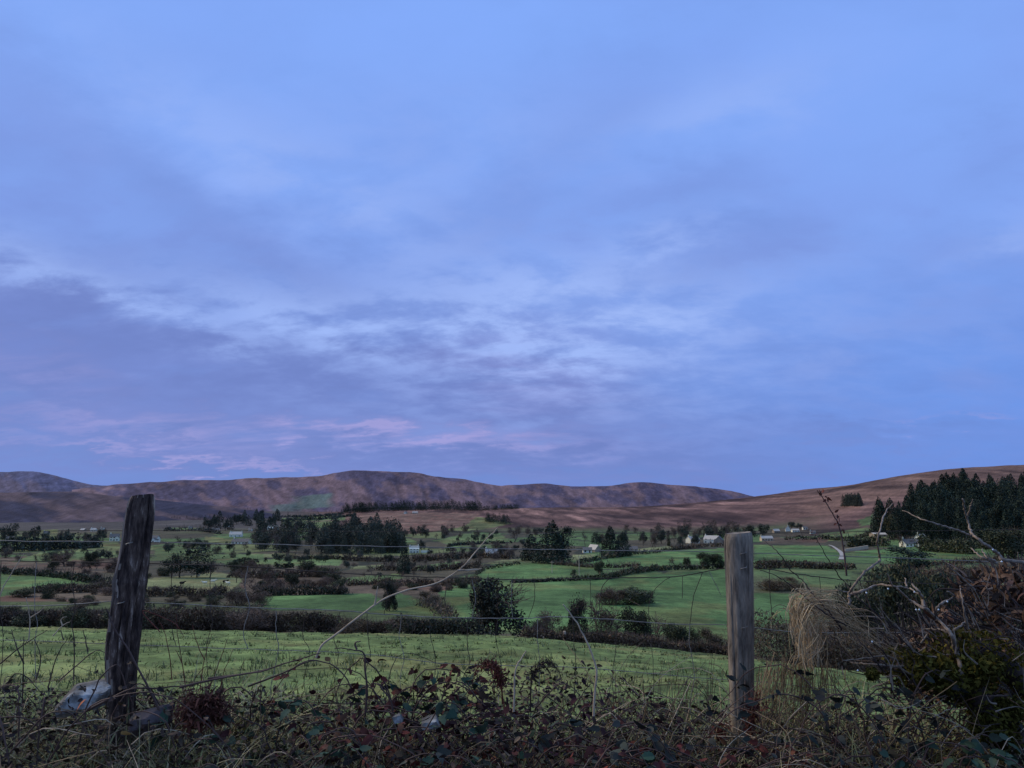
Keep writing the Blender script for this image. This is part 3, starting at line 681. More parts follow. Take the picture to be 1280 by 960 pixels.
scatter(['far_conifer', 'far_pine'], [(398, 692), (400, 676), (440, 672), (500, 676), (505, 690), (470, 694)], 84, 27, .6, 'dark conifer in the valley wood left of centre', 'conifers in the valley wood')
scatter(['far_conifer', 'far_pine', 'far_bare'], [(318, 690), (320, 668), (360, 668), (395, 672), (395, 692)], 48, 21, .65, 'dark tree in the wood around the long white house', 'trees around the long white house')
scatter(['far_conifer', 'far_evergreen'], [(255, 662), (260, 654), (330, 648), (350, 650), (330, 662), (290, 664)], 34, 13, .7, 'dark tree in the wood above the white houses', 'trees above the white houses')
scatter(['far_bare', 'far_evergreen', 'far_thicket'], [(500, 668), (560, 664), (560, 676), (520, 672)], 12, 11, .9, 'bluish tree at the right end of the valley wood', 'trees right of the valley wood')
scatter(['far_bare', 'far_evergreen', 'far_bare'], [(700, 684), (790, 674), (960, 670), (960, 676), (850, 684), (790, 686)], 46, 17, .8, 'hazy tree in the belt at the foot of the moor', 'trees along the foot of the moor')
scatter(['far_bare', 'far_thicket'], [(780, 668), (900, 662), (960, 664), (900, 670), (800, 674)], 26, 13, .9, 'hazy tree in the belt at the foot of the moor', 'trees along the foot of the moor')
scatter(['far_evergreen', 'far_bare'], [(0, 674), (30, 672), (130, 672), (130, 680), (0, 680)], 26, 13, .8, 'dark tree among the far left cottages', 'trees among the far left cottages')
tree('far_evergreen', 10, 675, 26, 22, 'largest dark tree above the shelter belt at the far left', whole=False)
tree('far_evergreen', 43, 675, 18, 20, 'second large dark tree above the shelter belt at the far left', whole=False)
scatter(['far_bare', 'far_evergreen', 'far_thicket'], [(190, 682), (330, 688), (330, 700), (200, 694)], 24, 12, .9, 'hedgerow tree on the left hand valley floor', 'hedgerow trees on the left hand valley floor')
scatter(['far_bare', 'far_evergreen', 'far_thicket', 'far_evergreen'], [(330, 694), (520, 694), (640, 690), (650, 700), (480, 706), (330, 706)], 34, 11, 1.0, 'hedgerow tree on the central valley floor', 'hedgerow trees on the central valley floor')
scatter(['thicket', 'thicket', 'bare', 'bush'], [(292, 716), (425, 714), (432, 738), (330, 742), (296, 732)], 34, 14, 1.4, 'leafless purple brown bush in the scrub right of the sheep field', 'scrub bushes right of the sheep field', hvar=.5)
scatter(['thicket', 'thicket', 'bush'], [(440, 733), (600, 727), (598, 742), (530, 740), (450, 740)], 22, 10, 1.6, 'leafless bush in the scrub strip left of the big central field', 'scrub bushes left of the big central field')
scatter(['thicket', 'bush', 'bare'], [(60, 700), (205, 704), (205, 726), (115, 724), (60, 714)], 26, 12, 1.5, 'leafless bush in the scrub around the rotten post skyline, mid valley', 'scrub bushes in the left hand mid valley')
scatter(['thicket', 'bush'], [(90, 738), (175, 735), (280, 752), (330, 757), (200, 760), (60, 757)], 26, 11, 1.7, 'low bush on the brown bank below the sheep field', 'low bushes on the bank below the sheep field')
scatter(['far_bare', 'far_thicket', 'far_evergreen'], [(0, 690), (190, 692), (200, 704), (0, 706)], 24, 11, 1.1, 'hedgerow tree in the far left fields', 'hedgerow trees in the far left fields')
scatter(['far_bare', 'bare', 'far_evergreen'], [(430, 706), (600, 702), (600, 726), (430, 724)], 26, 11, 1.1, 'small winter tree in the hedges of the small central fields', 'small trees among the small central fields')
scatter(['far_evergreen', 'far_bare', 'far_thicket'], [(560, 660), (640, 664), (700, 668), (660, 690), (560, 690)], 26, 9, 1.0, 'small tree on the knoll and fields behind the central white house', 'small trees behind the central white house')
scatter(['far_thicket', 'far_evergreen'], [(555, 690), (650, 684), (650, 694), (600, 700)], 14, 9, 1.3, 'bush around the white house at centre', 'bushes around the central white house')
tree('far_evergreen', 527, 689, 12, 16, 'dark tree right of the small white house in mid valley', whole=False)
tree('far_evergreen', 595, 677, 8, 10, 'left tree of the three round trees on the knoll')
tree('far_evergreen', 604, 677, 9, 11, 'middle tree of the three round trees on the knoll')
tree('far_evergreen', 614, 676, 9, 11, 'right tree of the three round trees on the knoll')
tree('far_bare', 643, 678, 30, 24, 'bare brown tree left of the lower central conifer', whole=False)

# ------------------------------------------------------------------ houses
M['white_wall'] = rough_mat('white_render', [(.62, .62, .62), (.8, .8, .78)], scale=.6, bump=.05, contrast=(.2, .8))
M['cream_wall'] = rough_mat('cream_render', [(.40, .36, .32), (.55, .5, .45)], scale=.6, bump=.05)
M['stone_wall'] = rough_mat('stone_wall', [(.16, .15, .14), (.34, .31, .29)], scale=1.5, bump=.3, dist=.05)
M['slate'] = rough_mat('slate_roof', [(.09, .095, .11), (.17, .175, .19)], scale=1.2, bump=.2)
M['pale_roof'] = rough_mat('pale_sheet_roof', [(.36, .37, .39), (.5, .51, .53)], scale=1.0, bump=.1)
M['glass'] = rough_mat('dark_window', [(.015, .017, .02), (.03, .033, .04)], scale=2, rough=.1, spec=.5, bump=0)
M['door'] = rough_mat('painted_door', [(.06, .05, .05), (.1, .08, .07)], scale=4, bump=0)
def house(px, base, L, W, hw, hr, rz, label, wall='white_wall', roof='slate', chim=1, nwin=3, wing=None, name='house', cat='house', ymin=250, sc=1.0):
    p = hit(px, base, ymin); t = thing(name, label, cat, (p[0], p[1], p[2] - .3), math.radians(rz)); t.scale = (sc,) * 3
    b = MB(); x, y = L / 2, W / 2
    box(b, -x, x, -y, y, -1.2, hw)
    b.add([(-x, -y, hw), (-x, y, hw), (-x, 0, hw + hr)], [(0, 2, 1)]); b.add([(x, -y, hw), (x, y, hw), (x, 0, hw + hr)], [(0, 1, 2)])
    if wing: 
        wx, wl, ww, wh = wing; box(b, wx - ww / 2, wx + ww / 2, -y - wl, -y + .1, -1.2, wh)
        b.add([(wx - ww / 2, -y - wl, wh), (wx + ww / 2, -y - wl, wh), (wx, -y - wl, wh + ww * .42)], [(0, 1, 2)])
    b.build('wall', M[wall], t)
    r = MB(); o = .35; th = .16
    for s in (-1, 1):
        e = hw - hr * o / y
        r.add([(-x - o, s * (y + o), e + .03), (x + o, s * (y + o), e + .03), (x + o, 0, hw + hr + .03), (-x - o, 0, hw + hr + .03),
               (-x - o, s * (y + o), e + th), (x + o, s * (y + o), e + th), (x + o, 0, hw + hr + th), (-x - o, 0, hw + hr + th)],
              [(0, 1, 2, 3), (4, 7, 6, 5), (0, 4, 5, 1), (3, 2, 6, 7), (0, 3, 7, 4), (1, 5, 6, 2)])
    if wing:
        for s in (-1, 1):
            hh = ww * .42
            r.add([(wx + s * (ww / 2 + .3), -y - wl - .3, wh - .2), (wx, -y - wl - .3, wh + hh + .05), (wx, 0, wh + hh + .05), (wx + s * (ww / 2 + .3), 0, wh - .2),
                   (wx + s * (ww / 2 + .3), -y - wl - .3, wh - .05), (wx, -y - wl - .3, wh + hh + .2), (wx, 0, wh + hh + .2), (wx + s * (ww / 2 + .3), 0, wh - .05)],
                  [(0, 1, 2, 3), (4, 7, 6, 5), (0, 4, 5, 1), (3, 2, 6, 7), (0, 3, 7, 4), (1, 5, 6, 2)])
    ro = r.build('roof', M[roof], t)
    for k in range(chim):
        cb = MB(); cx = (x - .6) * (1 if k else -1); box(cb, cx - .45, cx + .45, -.4, .4, hw + hr - .3, hw + hr + 1.3); box(cb, cx - .25, cx + .25, -.2, .2, hw + hr + 1.3, hw + hr + 1.7)
        cb.build('chimney', M[wall], ro)
    fl = [0] if hw < 4 else [0, 2.6]
    for f0 in fl:
        for k in range(nwin):
            wx_ = -x + L * (k + .5) / nwin
            if wing and abs(wx_ - wing[0]) < wing[2] / 2 + .6: continue
            isd = (k == nwin // 2 and f0 == 0)
            wb = MB(); box(wb, wx_ - (.5 if isd else .6), wx_ + (.5 if isd else .6), -y - .04, -y + .05, f0 + (.0 if isd else .9), f0 + 2.1)
            wb.build('door' if isd else 'window', M['door' if isd else 'glass'], t)
    if wing:
        wb = MB(); box(wb, wing[0] - .7, wing[0] + .7, -y - wing[1] - .04, -y - wing[1] + .05, 1.0, 2.2); wb.build('window', M['glass'], t)
    return t
house(143, 676, 9, 7, 4.6, 3, 20, 'white house with front gable just left of the rotten post', wing=(3, 3, 4.5, 3.6))
house(193, 678, 9, 7, 4.4, 3, -10, 'white house with two gables just right of the rotten post', wing=(2.6, 3, 4.5, 3.4))
house(283.5, 659, 8, 8, 4, 4.5, 80, 'white cottage showing its pointed gable, highest of the left hand houses', nwin=2)
house(295, 671, 15, 8, 3.4, 3.2, 5, 'white house with grey roof above the long bungalow', roof='pale_roof', chim=2)
house(302, 680, 17, 7, 2.6, 2.6, -12, 'long white bungalow with grey roof below the other left hand houses', chim=1, nwin=5)
house(341, 662, 17, 7, 3.0, 3.5, 8, 'long bright white house in front of dark trees left of the valley wood', nwin=5, roof='white_wall')
house(270, 664, 11, 6, 2.6, 2.4, 10, 'low cottage with white gable end left of the pointed gable cottage', wall='cream_wall')
house(117, 664, 9, 6, 2.8, 2.6, 0, 'small pale cottage far left with grey roof, left of the white gabled house', roof='pale_roof')
house(104, 664, 8, 6, 2.6, 2.4, -15, 'small grey cottage at the left end of the far left cottages', wall='stone_wall', roof='pale_roof')
house(12, 676, 10, 6, 2.8, 2.6, 0, 'dim pale farmhouse at the left edge above the shelter belt', wall='cream_wall')
house(385, 660, 8, 6, 3, 2.8, 20, 'tiny pale cottage between the strip fields left of centre', roof='pale_roof')
house(517.5, 691, 10, 7, 4.6, 2.8, 12, 'white two storey house alone in mid valley left of centre', roof='white_wall', chim=2, sc=.68)
b = MB(); p0 = hit(526, 691); p1 = hit(540, 690.5); box(b, 0, float(np.linalg.norm((p1 - p0)[:2])), -.25, .25, -1, 1.6); w_ = b.build('garden_wall', M['white_wall']); w_.location = p0; w_.rotation_euler = (0, 0, math.atan2(p1[1] - p0[1], p1[0] - p0[0])); tag(w_, 'low white garden wall running right from the white two storey house', 'wall')
house(615, 697, 11, 7, 3.2, 4.2, 12, 'white house with steep gable among brown bushes at centre', roof='pale_roof', wing=(-2.5, 2, 5, 3.2), sc=.72)
house(743, 690, 13, 8, 3.0, 4.5, -60, 'barn with steep pale roof slope right of the tallest conifer', wall='stone_wall', roof='pale_roof', chim=0, nwin=2, name='barn', cat='barn', sc=.72)
house(734, 691, 6, 5, 2.4, 1.6, 0, 'little white shed left of the barn with steep pale roof', chim=0, nwin=2, name='shed', cat='shed')
house(786, 690, 12, 6, 2.4, 1.8, 0, 'low grey farm shed right of the spruces', wall='cream_wall', roof='slate', chim=0, nwin=4, name='shed', cat='shed')
house(777, 692, 7, 5, 2.6, 1.6, 5, 'low pale farm shed in front of the spruces', wall='cream_wall', chim=0, nwin=3, name='shed', cat='shed')
house(866, 679, 11, 8, 4.2, 2.8, 25, 'white house with hipped look alone uphill left of the pale roofed farm', roof='pale_roof', wing=(1, 2.5, 5, 3.8))
house(890, 679, 14, 8, 4.2, 3.4, -35, 'farmhouse with broad pale roof left of the grey post', wall='white_wall', roof='pale_roof')
house(899, 681, 9, 8, 4.0, 4, 70, 'stone gable ended farm building next to the grey post', wall='stone_wall', chim=0, nwin=2, name='barn', cat='barn')
house(958, 676, 12, 6, 3, 2.2, 5, 'cream cottage right of the grey post top', wall='cream_wall', roof='pale_roof', nwin=4)
house(985, 664, 8, 7, 3.5, 3.8, 75, 'white gable end cottage on the right hand hillside beside dark trees', nwin=2)
house(994, 665, 9, 6, 2.6, 1.8, 0, 'low pale outbuilding right of the white gable end cottage', roof='pale_roof', chim=0, name='shed', cat='shed')
house(1006, 662, 6, 5, 2.6, 1.8, 0, 'small white outbuilding at the right end of the hillside cottages', chim=0, nwin=2, name='shed', cat='shed')
tree('far_evergreen', 990, 661, 14, 10, 'dark tree behind the white gable end cottage', ymin=400)
tree('far_evergreen', 1000, 661, 12, 8, 'dark tree behind the low pale outbuilding', ymin=400)
house(58, 668, 8, 6, 2.8, 2.4, 15, 'pale cottage between the two large dark trees at the far left', sc=.9)
house(128, 662, 8, 6, 2.8, 2.4, -10, 'small white cottage above the white gabled house by the rotten post', sc=.8)
house(238, 661, 8, 6, 2.8, 2.6, 30, 'tiny white cottage in the fields right of the rotten post', sc=.8)
house(313, 664, 8, 6, 2.8, 2.6, -20, 'tiny white cottage between the grey roofed house and the long white house', sc=.8)
house(507, 642, 9, 6, 3, 2.6, 70, 'tiny white gable against the plantation on the moor crest', ymin=900)
house(519, 642, 14, 6, 3, 2.6, 0, 'pale long farmhouse against the plantation on the moor crest', wall='cream_wall', roof='pale_roof', ymin=900)
house(970, 666, 8, 6, 2.8, 2.4, 10, 'small grey cottage left of the white gable end cottage', wall='stone_wall', roof='pale_roof')
house(1016, 667, 8, 5, 2.6, 2.0, -10, 'little white cottage below the hillside cottages at right', sc=.8)
house(1098, 671, 13, 12, 2.8, 1.4, 0, 'barn with broad flat pale grey roof in front of the plantation', wall='stone_wall', roof='pale_roof', chim=0, name='barn', cat='barn', nwin=2)
house(1139, 683, 14, 9, 2.7, 3.2, 6, 'grey roofed white bungalow in front of the plantation', roof='slate', wing=(4, 2.5, 4.5, 2.7), nwin=5)
house(1151, 676, 8, 6, 3.2, 2.6, 30, 'smaller pale house behind the grey roofed bungalow', roof='pale_roof')
house(1233, 672, 9, 6, 2.4, 1.6, 0, 'pale roofed shed half hidden in the plantation at right', roof='pale_roof', chim=0, nwin=2, name='shed', cat='shed')
b = MB(); p0 = hit(1056, 689); p1 = hit(1085, 686); box(b, 0, float(np.linalg.norm((p1 - p0)[:2])), -.3, .3, -1, 1.5); w_ = b.build('garden_wall', M['cream_wall']); w_.location = p0; w_.rotation_euler = (0, 0, math.atan2(p1[1] - p0[1], p1[0] - p0[0])); tag(w_, 'long pale wall beside the lane on the right hand hillside', 'wall')
# lane
lane = MB(); q = [hit(a, b_) for a, b_ in [(1036, 681.5), (1042, 684), (1047, 687.5), (1051, 691), (1053, 695), (1052, 700)]]
q = spline(q, 8); tt_ = np.gradient(q, axis=0); sd = np.cross(tt_, [0, 0, 1.]); sd /= np.linalg.norm(sd, axis=1)[:, None]
wv = np.linspace(.7, 1.7, len(q))[:, None]; l_ = q + sd * wv; r_ = q - sd * wv
for a in (l_, r_): a[:, 2] = H(a[:, 0], a[:, 1]) + .35
n_ = len(q); lane.add(np.vstack([l_, r_]), [(k, k + 1, n_ + k + 1, n_ + k) for k in range(n_ - 1)])
tag(lane.build('lane', rough_mat('wet_lane', [(.24, .25, .28), (.36, .37, .40)], scale=.5, bump=0)), kind='structure')
# poles
for px, base, top, lab in [(724, 723, 696, 'pale utility pole beside the round dark bush in the upper field'), (690, 716, 702, 'short pale pole at the top of the smooth upper field')]:
    p = hit(px, base); hh = (base - top) * p[1] / F; b = MB(); tube(b, [(0, 0, -.5), (0, 0, hh)], [.14, .1], 6); tube(b, [(-.8, 0, hh - .5), (.8, 0, hh - .5)], [.05, .05], 4)
    o = b.build('utility_pole', M['cream_wall']); o.location = p; tag(o, lab, 'pole')
p = P(705.5, 799, 50); b = MB(); tube(b, [(0, 0, -.3), (.02, 0, .35), (.0, 0, .72)], [.09, .085, .08], 7); o = b.build('fence_post', M['cream_wall']); o.location = (p[0], p[1], float(H(p[0], p[1]))); tag(o, 'short pale fence post at the foot of the big ivy covered tree', 'post')
# sheep
M['fleece'] = rough_mat('fleece', [(.55, .53, .48), (.75, .73, .68)], scale=9, bump=.4)
M['black_fleece'] = rough_mat('black_fleece', [(.01, .01, .01), (.025, .022, .02)], scale=9, bump=.4)
def sheep(px, base, rz, mat, label):
    t = hit(px, base); rad = [.07, .2, .27, .29, .28, .25, .17, .12, .1, .12, .09, .05]
    pts = [(-.52, 0, .62), (-.46, 0, .64), (-.3, 0, .63), (0, 0, .61), (.25, 0, .62), (.4, 0, .66), (.52, 0, .78), (.6, 0, .86), (.68, 0, .9), (.76, 0, .88), (.86, 0, .82), (.92, 0, .79)]
    b = MB(); tube(b, pts, rad, 10)
    for x in (-.33, .3):
        for y in (-.13, .13): tube(b, [(x, y, .5), (x + (.05 if x < 0 else 0), y, .27), (x, y, 0)], [.07, .04, .035], 5)
    for y in (-1, 1): tube(b, [(.68, y * .07, .94), (.66, y * .2, .93)], [.04, .015], 4)
    o = b.build('sheep', M[mat], smooth=True); o.location = t; o.rotation_euler = (0, 0, math.radians(rz)); o.scale = (1.35,) * 3
    return tag(o, label, 'sheep')
sheep(256, 731.5, 200, 'fleece', 'white sheep grazing left of the middle of the pale green field')
sheep(266, 729.5, 20, 'fleece', 'white sheep in the middle of the pale green field')
sheep(285, 732, 160, 'fleece', 'white sheep furthest right, below the right hand black sheep')
sheep(281, 730, 10, 'black_fleece', 'black sheep at the right beside a white sheep in the pale green field')
sheep(227, 732, 30, 'black_fleece', 'black sheep on its own at the left of the pale green field')
sheep(248, 722, 80, 'fleece', 'white sheep near the copse at the top of the pale green field')

# ------------------------------------------------------------------ pasture grass
def blades(mb, base, length, width, lean, rng, mi=0, seg=4, az=None, droop=.5):
    n = len(base); az = rng.uniform(0, 2 * PI, n) if az is None else az
    d = np.stack([np.cos(az), np.sin(az), np.zeros(n)], 1); t = np.linspace(0, 1, seg + 1)
    lean = np.broadcast_to(lean, (n,)); length = np.broadcast_to(length, (n,)); width = np.broadcast_to(width, (n,))
    hx = lean[:, None] * t ** 1.4; hz = t * np.sqrt(np.clip(1 - lean ** 2 * .6, .1, 1))[:, None] - (droop * lean)[:, None] * t ** 2.5
    c = base[:, None, :] + d[:, None, :] * (hx * length[:, None])[..., None]; c[..., 2] += hz * length[:, None]
    c[..., :2] += rng.normal(size=(n, 1, 2)) * (t ** 2)[None, :, None] * length[:, None, None] * .12
    s = np.stack([-np.sin(az), np.cos(az), np.zeros(n)], 1) + rng.normal(size=(n, 3)) * .4
    wv = width[:, None] * (1 - .85 * t ** 1.6)[None, :]
    V = np.stack([c - s[:, None, :] * wv[..., None] / 2, c + s[:, None, :] * wv[..., None] / 2], 2)
    k = np.arange(n)[:, None] * (2 * (seg + 1)); j = np.arange(seg)[None, :] * 2
    Fq = np.stack([k + j, k + j + 1, k + j + 3, k + j + 2], -1).reshape(-1, 4)
    mb.add(V.reshape(-1, 3), Fq, mi)
M['pasture'] = leaf_mat('pasture_grass', [(.065, .10, .038), (.12, .17, .062), (.165, .21, .09), (.24, .25, .14)], nscale=1.4, clump=.5)
n = 46000; Yp = np.exp(RNG.uniform(math.log(3.7), math.log(46), n)); Xp = Yp * RNG.uniform(-.74, .74, n)
keep = fbm(Xp / 1.1, Yp / 1.1, 3, 90) + RNG.uniform(-.2, .2, n) > .42; Xp = Xp[keep]; Yp = Yp[keep]; n = len(Xp)
mb = MB(); tall = .02 + .11 * fbm(Xp / 2.2, Yp / 2.2, 4, 91) ** 2 + .0009 * Yp
blades(mb, np.stack([Xp, Yp, H(Xp, Yp) - .01], 1), tall * RNG.uniform(.6, 1.5, n), .004 + .0010 * Yp, RNG.uniform(.5, 1.35, n), RNG, seg=2)
Yc = np.exp(RNG.uniform(math.log(4.2), math.log(44), 1500)); Xc = Yc * RNG.uniform(-.72, .72, 1500); k = np.repeat(np.arange(1500), 16); sz_ = RNG.uniform(.5, 1.5, 1500) ** 2
Xp = Xc[k] + RNG.normal(size=len(k)) * .06 * sz_[k]; Yp = Yc[k] + RNG.normal(size=len(k)) * .06 * sz_[k]
blades(mb, np.stack([Xp, Yp, H(Xp, Yp) - .01], 1), (.05 + .07 * sz_[k]) * RNG.uniform(.6, 1.3, len(k)), .005 + .0006 * Yp, RNG.uniform(.2, 1.0, len(k)), RNG, seg=3, mi=1)
M['tussock'] = leaf_mat('tussock_grass', [(.07, .10, .04), (.115, .15, .065), (.18, .185, .10), (.09, .125, .05)], nscale=.7, clump=.6)
tag(mb.build('grass', [M['pasture'], M['tussock']]), 'short tufted pasture grass beyond the fence', 'grass', kind='stuff')

# ------------------------------------------------------------------ fence
def fence_post(name, rings, Y, mats, label, seed, cracks, sides=72, fleck=0, greyside=None, stap=()):
    R = np.array(rings, float); pys = np.linspace(R[0, 0], R[-1, 0], 90)
    xl = np.interp(pys, R[:, 0], R[:, 1]); xr = np.interp(pys, R[:, 0], R[:, 2])
    cen = np.array([P((a + b) / 2, y, Y) for a, b, y in zip(xl, xr, pys)]); rad = (xr - xl) / 2 * Y / F
    base = cen[-1].copy(); A = np.arange(sides) * 2 * PI / sides
    t = np.arange(90)[:, None]; aa = A[None, :]
    rn = vnoise(np.cos(aa) * 4 + 9 + t * .02, np.sin(aa) * 4 + 9 + t * .035, seed) - .5
    fine = vnoise(aa * 9, t * .22, seed + 1) - .5
    crk = np.clip(vnoise(np.cos(aa) * 7 + 20 + t * .012, np.sin(aa) * 7 + 20 + t * .02, seed + 2) - .66, 0, 1) * 3
    rr = rad[:, None] * (1 + cracks * (rn * .5 + fine * .18) - crk * cracks * .7)
    V = np.stack([cen[:, 0:1] + rr * np.cos(aa), cen[:, 1:2] + rr * np.sin(aa), np.repeat(cen[:, 2:3], sides, 1)], -1)
    rr_ = np.array([.90, .97, .995])[:, None, None]; V[:3] = cen[:3, None, :] + (V[:3] - cen[:3, None, :]) * np.concatenate([np.repeat(rr_, 2, 2), np.ones((3, 1, 1))], 2)
    V[0, :, 2] += .010 * cracks * (vnoise(np.cos(A) * 3 + 5, np.sin(A) * 3 + 5, seed) - .5)
    V[:3, :, 2] += (np.cos(A) * .004)[None]
    b = MB(); i = np.arange(89)[:, None]; j = np.arange(sides)[None, :]
    Fq = np.stack([i * sides + j, (i + 1) * sides + j, (i + 1) * sides + (j + 1) % sides, i * sides + (j + 1) % sides], -1)
    mi = np.zeros(Fq.shape[:2], int)
    if greyside:
        ang = (A - PI * 1.08 + PI) % (2 * PI) - PI
        mi[np.abs(ang[None, :] + .35 * (fine[:-1] + rn[:-1])) < greyside] = 1
        mi[(fine[:-1] > .38) & (rn[:-1] > .02)] = 1
    V2 = V.reshape(-1, 3) - base
    b.v.append(V2); b.n = len(V2); b.f.append(Fq.reshape(-1, 4)); b.m.append(mi.ravel())
    top = np.vstack([V[0].mean(0) - base + [0, 0, -.004], V[0] - base])
    b.add(top, [(0, 1 + k, 1 + (k + 1) % sides) for k in range(sides)], 1 if greyside else 0)
    o = b.build(name, mats, smooth=False); o.location = base
    for py_ in stap:
        c0 = np.array(P(np.interp(py_, R[:, 0], (R[:, 1] + R[:, 2]) / 2), py_, Y)); r0 = float(np.interp(py_, R[:, 0], (R[:, 2] - R[:, 1]) / 2)) * Y / F
        m_ = MB(); tube(m_, spline([c0 + [-.010, -r0 * .9, -.004], c0 + [-.008, -r0 - .006, 0], c0 + [.008, -r0 - .006, .004], c0 + [.010, -r0 * .9, .006]], 4) - base, .0016, 5); m_.build('staple', M['wire'], o)
    return tag(o, label, 'post')
M['wire'] = rough_mat('galvanised_wire', [(.10, .10, .10), (.26, .25, .24)], scale=30, bump=0, rough=.5, spec=.5)
M['rotten'] = rough_mat('rotten_wood', [(.018, .013, .013), (.055, .04, .038), (.11, .084, .078), (.38, .33, .32)], scale=50, stretch=(1, 1, .22), bump=1.0, dist=.014, contrast=(.38, .68))
M['sapwood'] = rough_mat('weathered_sapwood', [(.05, .04, .04), (.18, .155, .15), (.36, .32, .31)], scale=50, stretch=(1, 1, .10), bump=.8, dist=.006)
M['grey_wood'] = rough_mat('grey_post_wood', [(.07, .063, .058), (.15, .137, .128), (.215, .197, .183), (.30, .275, .255)], scale=52, stretch=(1, 1, .20), bump=.8, dist=.006, contrast=(.36, .68))
fence_post('fence_post', [(619, 163, 191.5), (632, 160, 191), (650, 157, 190), (680, 153, 186), (705, 149, 183.5), (720, 145, 181), (727, 143, 181.5), (740, 144, 179.5), (760, 141, 177), (790, 137, 174), (815, 135, 172), (840, 135, 170), (865, 136, 168.5), (960, 136, 166)],
           2.5, [M['rotten'], M['sapwood']], 'dark rotten leaning fence post at the left with split bark and pale flecks', 3, .42, greyside=.75, stap=(679, 752))
fence_post('fence_post', [(666, 906, 940.5), (700, 907, 941), (760, 909, 941.3), (820, 911, 941.7), (880, 913, 942), (990, 915, 943)],
           2.75, [M['grey_wood'], M['grey_wood']], 'round grey weathered fence post standing upright at the right', 8, .15, greyside=.01, stap=(691, 709, 782))
M['rust_wire'] = rough_mat('rusty_wire', [(.03, .026, .024), (.075, .06, .052)], scale=30, bump=0, rough=.7)
fence = thing('wire_fence', 'sagging wire stock fence strung across the bank past both posts', 'fence', tuple(P(500, 860, 2.6)))
def fy(px): return 2.5 + .25 * (px - 155) / 770 + .045
def wire(pts, r, mat, name, n=8):
    q = spline([P(a, b_, fy(a)) for a, b_ in pts], n); q = q + RNG.normal(size=q.shape) * .0006
    b = MB(); tube(b, q - np.array(fence.location), r, 5); return b.build(name, M[mat], fence, smooth=True)
wire([(-420, 655), (-120, 664), (155, 663), (400, 664), (640, 665), (905, 667), (1120, 664), (1420, 660)], .0009, 'rust_wire', 'strand')
wire([(-420, 662), (-100, 673), (0, 676), (155, 677.5), (320, 680.5), (480, 683), (640, 686), (770, 688), (905, 690), (1010, 694), (1110, 697), (1240, 702), (1480, 708)], .0014, 'wire', 'strand')
wire([(-420, 690), (-60, 700), (170, 704), (320, 709), (440, 717), (560, 722), (640, 724.5), (740, 723), (838, 721), (885, 714), (920, 708), (950, 710), (1000, 718), (1060, 725), (1150, 729), (1300, 733), (1500, 733)], .0016, 'rust_wire', 'strand')
wire([(-420, 750), (-60, 757), (60, 757), (135, 752), (180, 753), (320, 760), (420, 763), (480, 768), (560, 772), (640, 773), (700, 771), (760, 774), (840, 780), (905, 781), (945, 785), (1000, 790), (1100, 791), (1480, 788)], .0015, 'wire', 'strand')
wire([(-420, 795), (0, 800), (160, 806), (330, 812), (460, 818), (550, 829), (640, 832), (720, 834), (770, 838), (860, 846), (910, 850), (960, 853), (1030, 861), (1090, 867), (1180, 868), (1480, 866)], .0011, 'wire', 'strand')
wire([(-420, 850), (0, 862), (160, 868), (330, 876), (600, 886), (830, 900), (910, 904), (1020, 912), (1200, 915), (1480, 910)], .0011, 'rust_wire', 'strand')
STAY = [[(345, 763), (345, 790), (348, 812), (340, 850), (338, 876)], [(383, 764), (378, 793), (387, 815), (380, 850), (384, 878)], [(425, 765), (417, 795), (423, 818), (418, 850), (421, 880)], [(459, 767), (460, 795), (463, 820), (457, 840), (462, 882)],
        [(502, 770), (499, 795), (505, 822), (500, 850), (506, 884)], [(536, 771), (538, 795), (545, 828), (540, 860), (540, 886)], [(585, 773), (584, 805), (587, 830), (578, 850), (584, 886)], [(622, 773), (620, 800), (626, 832), (618, 860), (622, 888)],
        [(672, 774), (672, 800), (675, 833), (673, 870), (674, 890)], [(716, 772), (717, 800), (720, 834), (718, 860), (718, 894)], [(770, 776), (770, 810), (766, 838), (767, 880), (766, 897)], [(813, 780), (815, 812), (817, 842), (817, 880), (818, 900)],
        [(862, 780), (862, 805), (868, 846), (862, 880), (866, 902)], [(838, 721), (826, 729), (815, 743), (811, 760), (812, 778)], [(853, 720), (853, 734), (853, 748)], [(878, 716), (868, 742), (866, 752), (862, 780)], [(886, 714), (893, 727), (901, 744)],
        [(738, 724), (738, 736), (739, 771)], [(761, 723), (752, 736), (748, 772)], [(668, 724), (668, 750), (660, 774)], [(640, 724), (639, 750), (641, 773)], [(962, 712), (962, 735), (964, 760), (966, 787)], [(1024, 720), (1027, 760), (1025, 790), (1030, 860), (1034, 910)],
        [(1085, 727), (1080, 791), (1086, 866), (1086, 912)], [(310, 708), (306, 735), (312, 759), (304, 790), (310, 811)], [(264, 707), (262, 757), (266, 780), (258, 809), (262, 872)], [(218, 706), (214, 730), (219, 755), (214, 780), (220, 808)],
        [(93, 703), (90, 730), (94, 756), (90, 780), (93, 803), (92, 864)], [(46, 702), (43, 756), (47, 780), (44, 801), (45, 863)], [(2, 701), (0, 757), (4, 800), (0, 862)], [(560, 722), (556, 750), (562, 772)], [(480, 719), (484, 745), (480, 768)], [(590, 724), (594, 748), (590, 773)], [(982, 788), (984, 820), (980, 855), (984, 908)]]
for k, st_ in enumerate(STAY): wire(st_, .00105 if k % 3 else .0013, 'rust_wire' if k % 4 else 'wire', 'stay_wire', 5)

